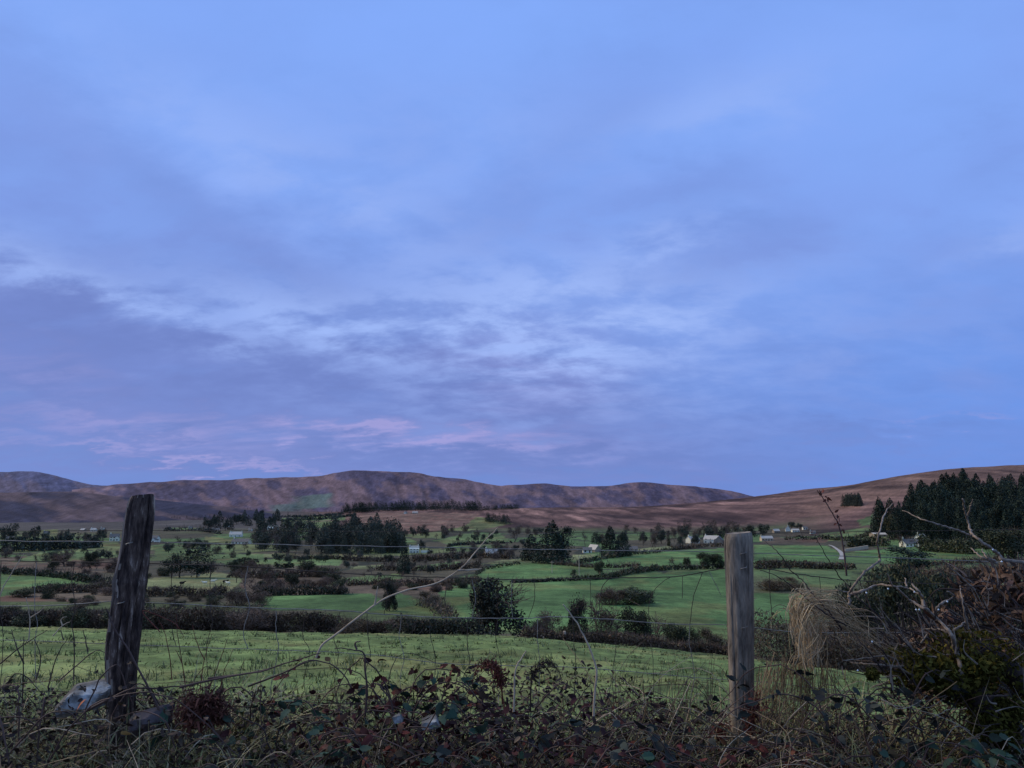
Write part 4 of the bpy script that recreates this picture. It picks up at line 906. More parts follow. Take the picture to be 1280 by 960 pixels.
# ------------------------------------------------------------------ bank plants
LM = np.array([[0, 0, 0], [0, .12, .01], [0, .34, .03], [0, .44, .03], [0, .62, .03], [0, .72, .02], [0, .86, -.01], [0, 1, -.05]])
LS = np.array([[-.2, .08, .06], [-.33, .30, .1], [-.28, .40, .08], [-.32, .56, .09], [-.21, .68, .06], [-.17, .82, .02]])
LV = np.vstack([LM, LS, LS * [-1, 1, 1]])
LQ = np.array([(1, 8 + 0, 8 + 1, 2), (2, 9, 10, 3), (3, 10, 11, 4), (4, 11, 12, 5), (5, 12, 13, 6), (1, 2, 15, 14), (2, 3, 16, 15), (3, 4, 17, 16), (4, 5, 18, 17), (5, 6, 19, 18)])
LT = np.array([(0, 8, 1), (0, 1, 14), (6, 13, 7), (6, 7, 19)])
def leaves(mb, pos, size, dirs, rng, curl=.0, wid=1.0, mi=0, up=.8):
    n = len(pos); y = dirs / (np.linalg.norm(dirs, axis=1)[:, None] + 1e-9)
    nz = rng.normal(size=(n, 3)) * (1 - up) + np.array([0, -.25, up]); x = np.cross(y, nz); x /= np.linalg.norm(x, axis=1)[:, None] + 1e-9; z = np.cross(x, y)
    T = np.repeat(LV[None], n, 0).copy(); T[..., 0] *= wid
    cu = rng.normal(size=n)[:, None] * curl; T[..., 2] += cu * T[..., 1] ** 2 - np.abs(cu) * 1.2 * T[..., 0] ** 2
    V = pos[:, None, :] + (T[..., 0:1] * x[:, None] + T[..., 1:2] * y[:, None] + T[..., 2:3] * z[:, None]) * np.asarray(size)[:, None, None]
    off = (np.arange(n) * len(LV))[:, None, None]
    b0 = mb.n; V = V.reshape(-1, 3); mb.v.append(V); mb.n += len(V)
    for Q in (LQ, LT):
        f = (Q[None] + off).reshape(-1, Q.shape[1]) + b0; mb.f.append(f); mb.m.append(np.full(len(f), mi))
M['leaf_red'] = leaf_mat('bramble_leaf_red', [(.035, .014, .015), (.08, .025, .024), (.13, .038, .034), (.05, .04, .028), (.15, .065, .05)], rough=.8, spec=.12, nscale=6, clump=.4)
M['leaf_green'] = leaf_mat('bramble_leaf_green', [(.022, .05, .038), (.035, .075, .055), (.05, .085, .065), (.03, .04, .03)], rough=.75, spec=.15, nscale=6, clump=.35)
M['leaf_grey'] = leaf_mat('bramble_leaf_grey', [(.03, .04, .038), (.045, .058, .055), (.035, .035, .035), (.06, .07, .068)], rough=.8, spec=.12, nscale=6, clump=.35)
M['leaf_dark'] = leaf_mat('dead_leaf_dark', [(.014, .011, .010), (.034, .024, .022), (.065, .04, .036), (.045, .038, .025), (.12, .09, .065)], rough=.7, nscale=5, clump=.5)
M['leaf_purple'] = leaf_mat('bramble_leaf_purple', [(.022, .012, .016), (.055, .022, .029), (.095, .04, .045), (.035, .028, .028)], rough=.8, spec=.1, nscale=5, clump=.5)
M['cane'] = leaf_mat('bramble_cane', [(.03, .02, .02), (.07, .045, .042), (.13, .095, .085)], rough=.6, nscale=8)
M['pale_stem'] = rough_mat('pale_dead_stem', [(.2, .17, .145), (.38, .33, .28), (.5, .45, .39)], scale=18, bump=.3, dist=.001)
M['bark_pale'] = rough_mat('thorn_bark_pale', [(.06, .05, .048), (.19, .165, .155), (.32, .285, .265)], scale=40, bump=.4, dist=.002)
M['bark_dark'] = rough_mat('thorn_bark_dark', [(.02, .016, .016), (.06, .046, .044)], scale=26, bump=.4, dist=.002)
M['verge'] = leaf_mat('verge_grass', [(.06, .085, .036), (.12, .15, .07), (.21, .215, .12), (.36, .33, .23), (.08, .12, .05)], rough=.7, nscale=3, clump=.5)
M['straw'] = leaf_mat('dry_grass', [(.2, .155, .10), (.34, .28, .19), (.5, .43, .31), (.40, .29, .21)], rough=.7, nscale=9, clump=.3)
M['straw_dark'] = leaf_mat('dry_grass_dark', [(.06, .05, .035), (.13, .105, .07), (.22, .18, .125), (.09, .07, .045)], rough=.8, nscale=7, clump=.45)
M['bracken'] = leaf_mat('dead_bracken', [(.05, .014, .014), (.10, .028, .022), (.15, .05, .035), (.07, .03, .022)], rough=.75, nscale=6, clump=.4)
M['heap_bracken'] = leaf_mat('collapsed_bracken', [(.07, .032, .028), (.13, .05, .04), (.18, .08, .06), (.10, .06, .05)], rough=.85, nscale=6, clump=.5)
M['brown_bracken'] = leaf_mat('brown_bracken', [(.05, .034, .028), (.10, .068, .052), (.16, .11, .085), (.09, .045, .038)], rough=.8, nscale=5, clump=.5)
M['moss'] = leaf_mat('moss_tufts', [(.03, .032, .008), (.07, .068, .016), (.12, .11, .03)], rough=.95, spec=.05, nscale=14, clump=.65)
M['stone'] = rough_mat('lichen_stone', [(.035, .034, .036), (.08, .08, .085), (.15, .165, .19), (.40, .46, .55)], scale=9, bump=.6, dist=.01, contrast=(.30, .64))
M['dark_stone'] = rough_mat('dark_stone', [(.04, .036, .045), (.10, .09, .11)], scale=12, bump=.6, dist=.006)

def hveg(x, y): return .08 + .27 * (1 - .75 * sstep(.42, .62, x) * (1 - sstep(1.1, 1.5, x))) * fbm(x / .42 + 3, y / .42, 3, 120)
# carpet of dead leaves and stalks over the bank
n = 19000; x = RNG.uniform(-2.3, 2.5, n); y = RNG.uniform(1.7, 3.15, n); d = RNG.uniform(0, 1, n) ** .6
z = H(x, y) + d * hveg(x, y)
mb = MB(); dr = RNG.normal(size=(n, 3)); dr[:, 2] = dr[:, 2] * .5
leaves(mb, np.stack([x, y, z], 1), RNG.uniform(.008, .024, n), dr, RNG, curl=.6, wid=.8, up=.3)
tag(mb.build('leaf_litter', M['leaf_dark']), 'dark tangle of dead leaves covering the roadside bank', 'leaves', kind='stuff')
mb = MB()
for k in range(2300):
    x0 = random.uniform(-2.1, 2.3); y0 = random.uniform(1.75, 2.95); b0 = np.array([x0, y0, float(H(x0, y0))]); a = random.uniform(0, 2 * PI); l = random.uniform(.10, .44); up = random.uniform(.05, .8)
    d = np.array([math.cos(a), math.sin(a) * .5, up]); m1 = b0 + d * l * .5 + RNG.normal(size=3) * .035 + [0, 0, .07]; e = b0 + d * l + RNG.normal(size=3) * .06 - [0, 0, .05]
    tube(mb, spline([b0, m1, e], 5), np.linspace(.0019, .0007, 11) * random.uniform(.5, 1.35), 4, random.choice([0, 0, 1, 2, 2]))
tag(mb.build('dead_stalks', [M['cane'], M['pale_stem'], M['straw_dark']]), 'dead stalks and runners tangled over the roadside bank', 'stalks', kind='stuff')
# verge grass: thick at the left, sparser to the right
mb = MB(); n = 30000; x = RNG.uniform(-2.2, 2.4, n); y = RNG.uniform(1.75, 3.1, n)
dens = np.clip(.95 - .55 * sstep(-.75, -.35, x) + .25 * (fbm(x / .3, y / .3, 2, 130) - .4) * 2, .12, 1) * np.where(y > 2.75, .8, 1)
k = RNG.uniform(0, 1, n) < dens * .75; x = x[k]; y = y[k]; n = len(x)
ln = RNG.uniform(.12, .36, n) * np.where(x < -.7, 1.2, .85)
blades(mb, np.stack([x, y, H(x, y)], 1), ln, RNG.uniform(.0018, .0042, n), RNG.uniform(.35, 1.0, n), RNG, seg=5, droop=.75)
tag(mb.build('verge_grass', M['verge']), 'long tangled grass on the roadside bank', 'grass', kind='stuff')

def ground(px, py, Y):
    p = P(px, py, Y); return np.array([p[0], p[1], float(H(p[0], p[1]))])
def bramble(px, spread, Y, ncane, leafmat, label, size=(.03, .055), seed=0, reach=.5, hgt=.16, every=.05, name='bramble'):
    rng = np.random.default_rng(seed + 500); o = ground(px, 900, Y); t = thing(name, label, 'bramble', tuple(o)); lp = []; ld = []; sp = spread * Y / F
    for c in range(ncane):
        b0 = np.array([rng.uniform(-sp, sp), rng.normal() * .12, -.02]); b0[2] += float(H(o[0] + b0[0], o[1] + b0[1])) - o[2]
        a = rng.choice([0, PI]) + rng.normal() * .5; l = reach * rng.uniform(.5, 1.2)
        pts = [b0, b0 + [math.cos(a) * l * .22, math.sin(a) * l * .12, hgt * rng.uniform(.8, 1.3)], b0 + [math.cos(a) * l * .6, math.sin(a) * l * .3, hgt * rng.uniform(.9, 1.5)], b0 + [math.cos(a) * l, math.sin(a) * l * .4, hgt * rng.uniform(.2, .9)]]
        q = spline(pts, 8) + np.cumsum(rng.normal(size=(25, 3)) * .003, 0)
        m = MB(); tube(m, q, np.linspace(.0028, .0011, len(q)), 5); m.build('cane', M['cane'], t, smooth=True)
        L = np.concatenate([[0], np.cumsum(np.linalg.norm(np.diff(q, axis=0), axis=1))])
        for s in np.arange(.06, L[-1], every):
            pt = np.array([np.interp(s, L, q[:, w]) for w in range(3)]); az = rng.uniform(0, 2 * PI)
            d = np.array([math.cos(az), math.sin(az), rng.uniform(-.2, .6)]); tip = pt + d * rng.uniform(.015, .04)
            for off in (0, -1.2, 1.2)[:rng.integers(1, 4)]:
                lp.append(tip); ld.append([math.cos(az + off), math.sin(az + off), rng.uniform(-.6, .25)])
    m = MB(); lp = np.array(lp); leaves(m, lp, rng.uniform(size[0], size[1], len(lp)) * .66, np.array(ld), rng, curl=.45, up=.42)
    m.build('foliage', M[leafmat], t); return t
BR = [(430, 60, 2.35, 9, 'leaf_red', 'bramble with hanging dark red leaves left of the bent brown stem', (.028, .048), .5, .2),
      (480, 40, 2.45, 7, 'leaf_red', 'bramble with dark red leaves topping the bank around the bent brown stem', (.026, .045), .4, .25),
      (350, 40, 2.3, 5, 'leaf_green', 'bramble with teal green leaves right of the red bracken', (.04, .065), .4, .2),
      (515, 22, 2.5, 4, 'leaf_green', 'small bramble sprig with bright teal leaves on top of the bank', (.045, .065), .25, .22),
      (380, 70, 2.05, 7, 'leaf_grey', 'bramble with large grey green leaves low on the bank left of centre', (.035, .055), .4, .16),
      (600, 80, 2.35, 11, 'leaf_purple', 'dense purple black bramble in the middle of the bank', (.026, .05), .5, .17),
      (680, 60, 2.5, 8, 'leaf_purple', 'purple bramble on the bank top between the pale stems', (.024, .045), .45, .17),
      (700, 70, 2.1, 7, 'leaf_green', 'bramble with broad dark green leaves at the bottom right of centre', (.04, .065), .35, .15),
      (680, 60, 2.3, 5, 'leaf_grey', 'bramble with folded blue grey leaves below the purple bramble', (.04, .06), .35, .17),
      (800, 80, 2.3, 9, 'leaf_red', 'red leaved bramble below the rushes left of the grey post', (.022, .042), .5, .14),
      (890, 60, 2.2, 8, 'leaf_red', 'red leaved bramble at the foot of the grey post', (.022, .04), .45, .14),
      (960, 40, 2.25, 5, 'leaf_grey', 'grey leaved bramble just right of the foot of the grey post', (.024, .042), .35, .15),
      (1120, 70, 2.4, 8, 'leaf_grey', 'trailing bramble with round blue grey leaves below the mossy branch', (.03, .056), .5, .24),
      (1200, 80, 2.15, 8, 'leaf_green', 'bramble with bluish green leaves at the bottom right corner', (.03, .056), .4, .17),
      (1060, 60, 2.2, 6, 'leaf_red', 'red brown bramble low on the bank under the dry hanging grass', (.022, .04), .45, .12),
      (60, 80, 2.3, 7, 'leaf_dark', 'leafless looking dark bramble at the far left of the bank', (.018, .03), .55, .26),
      (250, 60, 2.4, 6, 'leaf_dark', 'dark bramble between the dark flat stone and the red bracken', (.02, .035), .5, .22)]
for k, (px, sp, Y, nc, lm, lab, sz, rc, hg) in enumerate(BR): bramble(px, sp, Y, nc, lm, lab, sz, k, rc, hg)
def stems(name, label, cat, lines, mat, r, Yfun, part='stem', group=None):
    """one plant whose stems follow measured lines"""
    t = thing(name, label, cat, tuple(P(*lines[0][0], Yfun(*lines[0][0]))))
    for ln in lines:
        b = MB(); q = spline([P(a, b_, Yfun(a, b_)) for a, b_ in ln], 6); q = q + np.cumsum(RNG.normal(size=q.shape) * .0012, 0) * np.linspace(0, 1, len(q))[:, None]
        tube(b, q - np.array(t.location), np.linspace(r, r * .45, len(q)), 6); b.build(part, M[mat], t, smooth=True)
    return t
stems('withered_plant', 'long pale forked dead stem rising to the right across the valley view', 'dead plant', [[(395, 822), (403, 806), (420, 793), (455, 766), (480, 749), (510, 737), (545, 728), (572, 713), (588, 698), (605, 677), (622, 659)], [(572, 713), (588, 711), (602, 707.5)], [(468, 757), (471, 745), (474.5, 732)]], 'pale_stem', .0034, lambda a, b: 2.42)
stems('withered_plant', 'dark lower runner that carries the long pale forked stem', 'dead plant', [[(310, 858), (350, 842), (375, 828), (395, 820)], [(260, 848), (320, 840), (360, 828), (402, 817)]], 'cane', .0032, lambda a, b: 2.38)
stems('withered_plant', 'bare pale stem leaning left in front of the pasture, right of centre', 'dead plant', [[(742, 895), (743, 866), (745, 840), (738, 815), (730, 797), (716, 772), (704, 757)]], 'pale_stem', .0036, lambda a, b: 2.3)
stems('withered_plant', 'short pale stem with dark base leaning right, middle of the bank', 'dead plant', [[(642, 890), (643, 860), (645, 840), (651, 822), (659, 807)]], 'pale_stem', .0032, lambda a, b: 2.3)
stems('withered_plant', 'bent brown stem with a right angled elbow above the red bramble', 'dead plant', [[(457, 890), (458, 862), (456, 838), (453, 816), (440, 811), (418, 809)], [(446, 812), (443, 803), (450, 798)]], 'cane', .0036, lambda a, b: 2.35)
stems('withered_plant', 'thin pale stalk standing up at the far left edge', 'dead plant', [[(-15, 800), (0, 744), (14, 715), (28, 692)]], 'pale_stem', .0022, lambda a, b: 2.4)
stems('withered_plant', 'pale forked stalks in front of the hedge at far left', 'dead plant', [[(36, 800), (38, 770), (36, 745)], [(38, 772), (48, 765), (56, 759)], [(66, 795), (78, 782), (90, 772)], [(78, 782), (76, 774), (82, 771)]], 'pale_stem', .0018, lambda a, b: 2.45)
stems('bramble_cane', 'dark bramble cane crossing in front of the rotten post from upper left', 'dead plant', [[(212, 912), (196, 882), (180, 848), (163, 815), (146, 789), (133, 760)]], 'cane', .0038, lambda a, b: 2.36)
stems('bramble_cane', 'dark bramble cane lying almost level across the foot of the rotten post', 'dead plant', [[(105, 890), (140, 872), (165, 862), (200, 861), (225, 859)], [(225, 859), (262, 850), (300, 842), (335, 834)]], 'cane', .004, lambda a, b: 2.34)
stems('weed_stalks', 'thin reddish dead weed stalks standing right of the rotten post', 'dead plant', [[(232, 860), (228, 830), (222, 800), (218, 770)], [(228, 830), (220, 812)], [(250, 862), (256, 825), (268, 790)], [(256, 825), (247, 806), (240, 780)], [(262, 860), (272, 830), (282, 800)], [(215, 850), (212, 820), (208, 795), (200, 775)], [(275, 862), (279, 840), (288, 812)], [(200, 790), (178, 764), (214, 778), (230, 800)]], 'bracken', .0016, lambda a, b: 2.42)
stems('weed_stalks', 'thin dark dead stalks standing at the left of the rotten post', 'dead plant', [[(28, 880), (30, 830), (31, 795)], [(30, 830), (20, 805), (16, 785)], [(92, 850), (93, 815), (92, 787)], [(60, 860), (70, 820), (80, 800)], [(80, 800), (75, 790)], [(0, 830), (30, 805), (60, 788)], [(110, 815), (107, 800), (106, 788)], [(75, 850), (100, 828), (118, 815), (131, 818)], [(5, 860), (20, 842), (40, 850), (55, 870)], [(45, 850), (50, 826), (42, 800)]], 'cane', .0021, lambda a, b: 2.42)
# rushes left of the grey post
t = thing('rush_clump', 'sparse upright dark rushes left of the grey post', 'rushes', tuple(ground(800, 890, 3.0))); mb = MB()
for k in range(75):
    px = random.uniform(725, 890); b0 = ground(px, 890, random.uniform(2.85, 3.3)); l = random.uniform(.1, .26); d = random.gauss(.1, .16)
    tube(mb, spline([b0, b0 + [d * l * .3, 0, l * .6 + .05], b0 + [d * l, 0, l + .05]], 3) - np.array(t.location), np.linspace(.0015, .0005, 7), 4)
mb.build('stems', M['straw_dark'], t)
# bracken fronds
def bracken(name, label, fronds, mat, Y, size=.05):
    t = thing(name, label, 'bracken', tuple(P(*fronds[0][0], Y)))
    for fr in fronds:
        q = spline([P(a, b_, Y + RNG.normal() * .02) for a, b_ in fr], 10) - np.array(t.location); m = MB(); tube(m, q, np.linspace(.0026, .0008, len(q)), 5)
        L = len(q); k = np.repeat(np.arange(int(L * .3), L), 14); T = np.gradient(q, axis=0)[k]; T /= np.linalg.norm(T, axis=1)[:, None]
        sd = np.cross(T, RNG.normal(size=(len(k), 3)) * .4 + [0, .6, .3]); sd *= np.where(np.arange(len(k)) % 2, 1, -1)[:, None]
        leaves(m, q[k] + RNG.normal(size=(len(k), 3)) * size * .30, .6 * size * (1.15 - (k - L * .3) / (L * .75)) * RNG.uniform(.5, 1.1, len(k)), sd * .6 + T * .35 + [0, 0, -.4] + RNG.normal(size=(len(k), 3)) * .5, RNG, curl=.9, wid=.5, up=.3)
        m.build('frond', M[mat], t)
bracken('bracken', 'arching dark red bracken frond standing on the middle of the bank', [[(634, 905), (628, 870), (622, 840), (610, 829), (596, 836), (590, 856)], [(628, 880), (626, 850), (616, 831), (603, 832)]], 'bracken', 2.45, .026)
bracken('bracken', 'arched dark withered frond right of the short pale stem', [[(663, 890), (664, 855), (670, 836), (684, 828), (696, 836), (703, 850)]], 'leaf_dark', 2.45, .02)
bracken('bracken', 'heap of collapsed red bracken right of the rotten post', [[(285, 907), (270, 886), (245, 874), (222, 879)], [(225, 907), (235, 885), (262, 875), (285, 885)], [(250, 913), (245, 892), (228, 885)], [(260, 910), (272, 895), (290, 892)], [(240, 904), (252, 886), (270, 880), (282, 892)], [(275, 904), (250, 895), (225, 895)], [(255, 907), (235, 898), (215, 891)]], 'heap_bracken', 2.36, .042)
bracken('bracken', 'few red dead bracken sprigs leaning on the foot of the grey post', [[(930, 940), (936, 905), (942, 880), (952, 862)], [(900, 940), (896, 918), (908, 905)]], 'bracken', 2.55, .04)
# stones
def stone(px, py, Y, dims, rz, tilt, mat, label, seed):
    b = MB(); u = np.linspace(0, PI, 26)[:, None]; v = np.linspace(0, 2 * PI, 40, endpoint=False)[None, :]; rg = np.random.default_rng(seed + 40)
    d = np.stack([np.sin(u) * np.cos(v), np.sin(u) * np.sin(v), np.cos(u) * np.ones_like(v)], -1)
    pn = np.vstack([np.eye(3), -np.eye(3), rg.normal(size=(5, 3))]) + rg.normal(size=(11, 3)) * .16; pn /= np.linalg.norm(pn, axis=1)[:, None]; pd = rg.uniform(.72, 1.0, 11)
    r_ = np.min(np.where(d @ pn.T > .05, pd / np.maximum(d @ pn.T, .05), 9), -1); nz = fbm(d[..., 0] * 4 + 7 + d[..., 2], d[..., 1] * 4 + 7 - d[..., 2] * 1.3, 5, seed)
    d = d * (np.minimum(r_, 1.55) * (.93 + .14 * nz))[..., None] * np.array(dims)
    i = np.arange(25)[:, None]; j = np.arange(40)[None, :]; b.add(d.reshape(-1, 3), np.stack([i * 40 + j, (i + 1) * 40 + j, (i + 1) * 40 + (j + 1) % 40, i * 40 + (j + 1) % 40], -1).reshape(-1, 4))
    o = b.build('stone', M[mat], smooth=False); o.location = P(px, py, Y); o.rotation_euler = (math.radians(tilt), math.radians(-14), math.radians(rz)); return tag(o, label, 'stone')
stone(110, 872, 2.47, (.085, .07, .045), 14, -8, 'stone', 'pale blue lichen crusted stone against the left foot of the rotten post', 1)
stone(192, 898, 2.38, (.06, .05, .03), -15, 0, 'dark_stone', 'flat dark purple stone right of the foot of the rotten post', 2)
stone(538, 904, 2.36, (.03, .022, .018), 10, 8, 'stone', 'small pale stone showing through the middle of the bank, larger of two', 3)
stone(497, 898, 2.36, (.016, .012, .012), 0, 8, 'stone', 'tiny pale stone showing through the bank beside the larger one', 4)
M['orange_leaf'] = rough_mat('orange_leaf', [(.30, .09, .03), (.42, .15, .06)], scale=30, bump=.2, dist=.002)
m = MB(); leaves(m, np.array([[0, 0, -.018]]), np.array([.042]), np.array([[.15, -.1, 1.]]), RNG, curl=.3, wid=1.25, up=-.2)
o = m.build('dead_leaf', M['orange_leaf']); o.location = P(96, 884, 2.26); tag(o, 'single orange dead leaf in front of the pale blue stone', 'leaf')
M['tan_leaf'] = rough_mat('tan_leaf', [(.34, .24, .1), (.45, .34, .18)], scale=30, bump=.2, dist=.002)
m = MB(); leaves(m, np.array([[-.012, 0, 0]]), np.array([.032]), np.array([[1., -.1, .2]]), RNG, curl=.3, wid=1.1, up=.4)
o = m.build('dead_leaf', M['tan_leaf']); o.location = P(157, 918, 2.1); tag(o, 'single tan dead leaf in the grass below the rotten post', 'leaf')
# dry grass at the grey post
def strands(lines, n, mat, jit, name, label, Y, cat='grass tussock', r=.0012, part='blades'):
    t = thing(name, label, cat, tuple(P(*lines[0][0], Y))); b = MB()
    for k in range(n):
        ln = lines[k % len(lines)]; f = RNG.normal(size=2) * jit; yo = Y + RNG.normal() * .05
        w_ = np.linspace(.4, 1.6, len(ln)) * jit * .8; pts = [P(a + f[0] + RNG.normal() * w_[i_], q_ + f[1] * .6 + RNG.normal() * w_[i_] * 1.2, yo + RNG.normal() * .02) for i_, (a, q_) in enumerate(ln)]; e = RNG.uniform(.55, 1.06)
        q = spline(pts, 6); q = q[:max(4, int(len(q) * min(1, e)))]
        tube(b, q - np.array(t.location), np.linspace(r, r * .5, len(q)) * RNG.uniform(.6, 1.3), 3, cap=False)
    b.build(part, M[mat], t); return t
strands([[(1012, 838), (1006, 805), (1000, 775), (995, 754), (1002, 743), (1022, 752), (1050, 772), (1078, 800)], [(1006, 815), (1001, 785), (998, 762), (1008, 748), (1032, 754), (1066, 780), (1104, 818)], [(1004, 800), (1003, 768), (1016, 748), (1050, 764), (1088, 790), (1124, 822)],
         [(1008, 822), (1006, 790), (1016, 762), (1042, 772), (1068, 800), (1086, 836)], [(1012, 830), (1010, 800), (1020, 775), (1050, 780), (1085, 800), (1130, 828)], [(1004, 790), (998, 765), (1010, 750), (1038, 748), (1072, 770), (1098, 800)]], 115, 'straw', 6.0, 'grass_tussock', 'pale straw coloured dead grass bent over to the right beside the grey post', 2.5, r=.0013)
strands([[(996, 748), (990, 770), (998, 792), (1010, 806), (1004, 828)], [(1000, 752), (1012, 775), (1022, 800), (1014, 822), (1002, 832)], [(992, 760), (1004, 780), (1000, 805), (1016, 826)], [(1006, 758), (998, 785), (1010, 812), (1024, 830)], [(1024, 796), (1018, 812), (1000, 818), (996, 830)]], 80, 'straw', 4.5, 'grass_tussock', 'twisted knot of straw hanging at the root of the bent dead grass', 2.47, r=.0012)
strands([[(1008, 812), (994, 768), (985, 762), (975, 764), (969, 775), (967, 795)], [(1002, 790), (992, 770), (990, 768), (990, 790), (991, 815)], [(998, 770), (975, 755), (962, 760), (952, 776)]], 5, 'straw', 1.5, 'grass_tussock', 'few bent straw stems arching down just right of the grey post', 2.6, r=.0016)
strands([[(960, 828), (957, 865), (954, 905), (952, 945)], [(985, 826), (982, 860), (978, 905), (980, 945)], [(1010, 828), (1008, 870), (1004, 910), (1006, 945)], [(1032, 832), (1034, 870), (1030, 910), (1034, 945)], [(975, 835), (965, 870), (950, 900), (945, 935)], [(995, 830), (1000, 870), (990, 920), (985, 950)]], 170, 'straw_dark', 9, 'grass_tussock', 'curtain of brown hanging dead grass right of the grey post', 2.6)

# ------------------------------------------------------------------ mossy thorn bush at the right
bush = thing('thorn_bush', 'mossy old thorn bush with pale bare branches at the right edge', 'thorn bush', tuple(ground(1255, 960, 2.5)))
BL = np.array(bush.location)
def tz(x, y): return (950 + x / 3.88, 560 + y / 3.88)
def branch(pts, r, mat='bark_pale', Y=2.5, name='branch', conv=True, r1=.4, n=7, dY=.12):
    pts = [tz(*p) for p in pts] if conv else pts
    k = len(pts); y0 = Y + RNG.uniform(-.1, .1); q = spline([P(a, b_, y0 + dY * i_ / k * random.choice([-1, 1])) for i_, (a, b_) in enumerate(pts)], n)
    q = q + RNG.normal(size=q.shape) * .0012; b = MB(); r = r * (.8 if r < .02 else 1); tube(b, q - BL, np.linspace(r, r * r1, len(q)) * (1 + .12 * RNG.normal(size=len(q))), 7); b.build(name, M[mat], bush, smooth=True); return q
trk = branch([(1300, 1010), (1273, 948), (1252, 908), (1232, 880), (1205, 862), (1175, 850), (1146, 842), (1122, 832)], .058, 'bark_dark', 2.5, 'trunk', False, .42, 8, .02)
trk2 = branch([(1232, 882), (1212, 850), (1196, 826), (1188, 805)], .034, 'bark_dark', 2.48, 'trunk', False, .5, 8, .02)
trk3 = branch([(1330, 940), (1300, 880), (1270, 845), (1240, 822), (1205, 815)], .045, 'bark_dark', 2.6, 'trunk', False, .5, 8, .02)
m = MB()
for q, amt in ((trk, 2600), (trk2, 900), (trk3, 1500)):
    k = RNG.integers(4, len(q), amt); d = RNG.normal(size=(amt, 3)); d /= np.linalg.norm(d, axis=1)[:, None]; d[:, 2] = d[:, 2] * .9 + .1
    cl = fbm(q[k, 0] * 9, q[k, 2] * 9 + d[:, 0], 3, 61); rr = (.035 + .045 * cl) 
    quads_at(m, q[k] + d * rr[:, None] + RNG.normal(size=(amt, 3)) * .008 - BL, RNG.uniform(.004, .011, amt))
for (a, b_, s) in [(1150, 832, .05), (1168, 840, .06), (1190, 850, .05), (1212, 842, .06), (1235, 835, .05), (1240, 905, .06), (1255, 922, .05), (1228, 915, .04), (1090, 842, .02), (1262, 890, .05)]:
    amt = int(9000 * s); d = RNG.normal(size=(amt, 3)); d /= np.linalg.norm(d, axis=1)[:, None]
    quads_at(m, P(a, b_, 2.45) + d * s * RNG.uniform(.4, 1, amt)[:, None] - BL, RNG.uniform(.004, .011, amt))
m.build('moss', M['moss'], bush)
for pts, r in [([(430, 760), (435, 705), (460, 660), (510, 600), (575, 550), (580, 525), (570, 460), (585, 380), (610, 310), (642, 268)], .0052), ([(435, 712), (500, 690), (570, 665), (650, 670), (720, 680), (765, 705)], .006),
               ([(990, 1170), (975, 1080), (955, 1000), (938, 935), (920, 890), (850, 820), (800, 780), (730, 740), (665, 682)], .0095), ([(795, 775), (785, 725), (765, 690), (735, 658)], .007), ([(845, 805), (870, 760), (940, 720), (908, 694)], .0055),
               ([(922, 895), (965, 870), (1000, 838)], .0055), ([(1050, 435), (1000, 415), (900, 380), (800, 350), (690, 303)], .0045), ([(1300, 556), (1180, 540), (1160, 518), (1110, 480), (1050, 435), (1020, 400), (1000, 330), (983, 250)], .0072),
               ([(1005, 332), (1018, 295), (1031, 250)], .0042), ([(1150, 560), (1075, 530), (1020, 484)], .005), ([(1140, 548), (1100, 530), (1075, 490)], .005), ([(1040, 690), (990, 640), (910, 560)], .0045), ([(710, 672), (702, 630)], .004), ([(640, 665), (618, 610)], .004),
               ([(930, 900), (860, 880), (790, 880)], .0055), ([(905, 935), (910, 900), (918, 860)], .008), ([(1010, 880), (985, 760), (970, 670)], .0045), ([(1260, 590), (1250, 505)], .004), ([(440, 740), (400, 800), (360, 860), (385, 960), (400, 1040)], .004), ([(430, 700), (380, 690), (320, 700)], .003),
               ([(720, 1060), (660, 1060), (560, 1050), (440, 1040)], .006), ([(700, 1060), (620, 1010), (500, 1020), (400, 1030)], .004)]: branch(pts, r)
for pts, r in [([(400, 880), (330, 790), (250, 700), (210, 650), (140, 580), (90, 510), (10, 440)], .0035), ([(620, 880), (560, 800), (480, 730), (400, 640), (330, 540), (265, 420)], .003), ([(420, 860), (300, 790), (180, 690), (100, 630), (0, 590)], .003), ([(600, 1080), (520, 980), (430, 860), (370, 770)], .003),
               ([(640, 960), (560, 820), (500, 690), (480, 640)], .003), ([(1100, 1000), (1010, 830), (985, 760)], .004)]: branch(pts, r, 'bark_dark')
# tangle of fine twigs
m = MB()
for k in range(520):
    px = random.uniform(1100, 1330); py = random.uniform(770, 870) if px < 1200 else random.uniform(720, 880); Y = random.uniform(2.4, 3.0); a = random.gauss(PI * .72, .55); l = random.uniform(12, 55)
    pts = [(px, py), (px + math.cos(a) * l * .5 + random.gauss(0, 4), py - math.sin(a) * l * .5 + random.gauss(0, 4)), (px + math.cos(a) * l, py - math.sin(a) * l + random.gauss(0, 6))]
    tube(m, spline([P(u, v, Y) for u, v in pts], 4) - BL, np.linspace(.0028, .0009, 9) * random.uniform(.5, 1.2), 4, random.choice([0, 0, 1]))
tag(m.build('twig_tangle', [M['bark_dark'], M['bark_pale']], bush), kind='stuff')
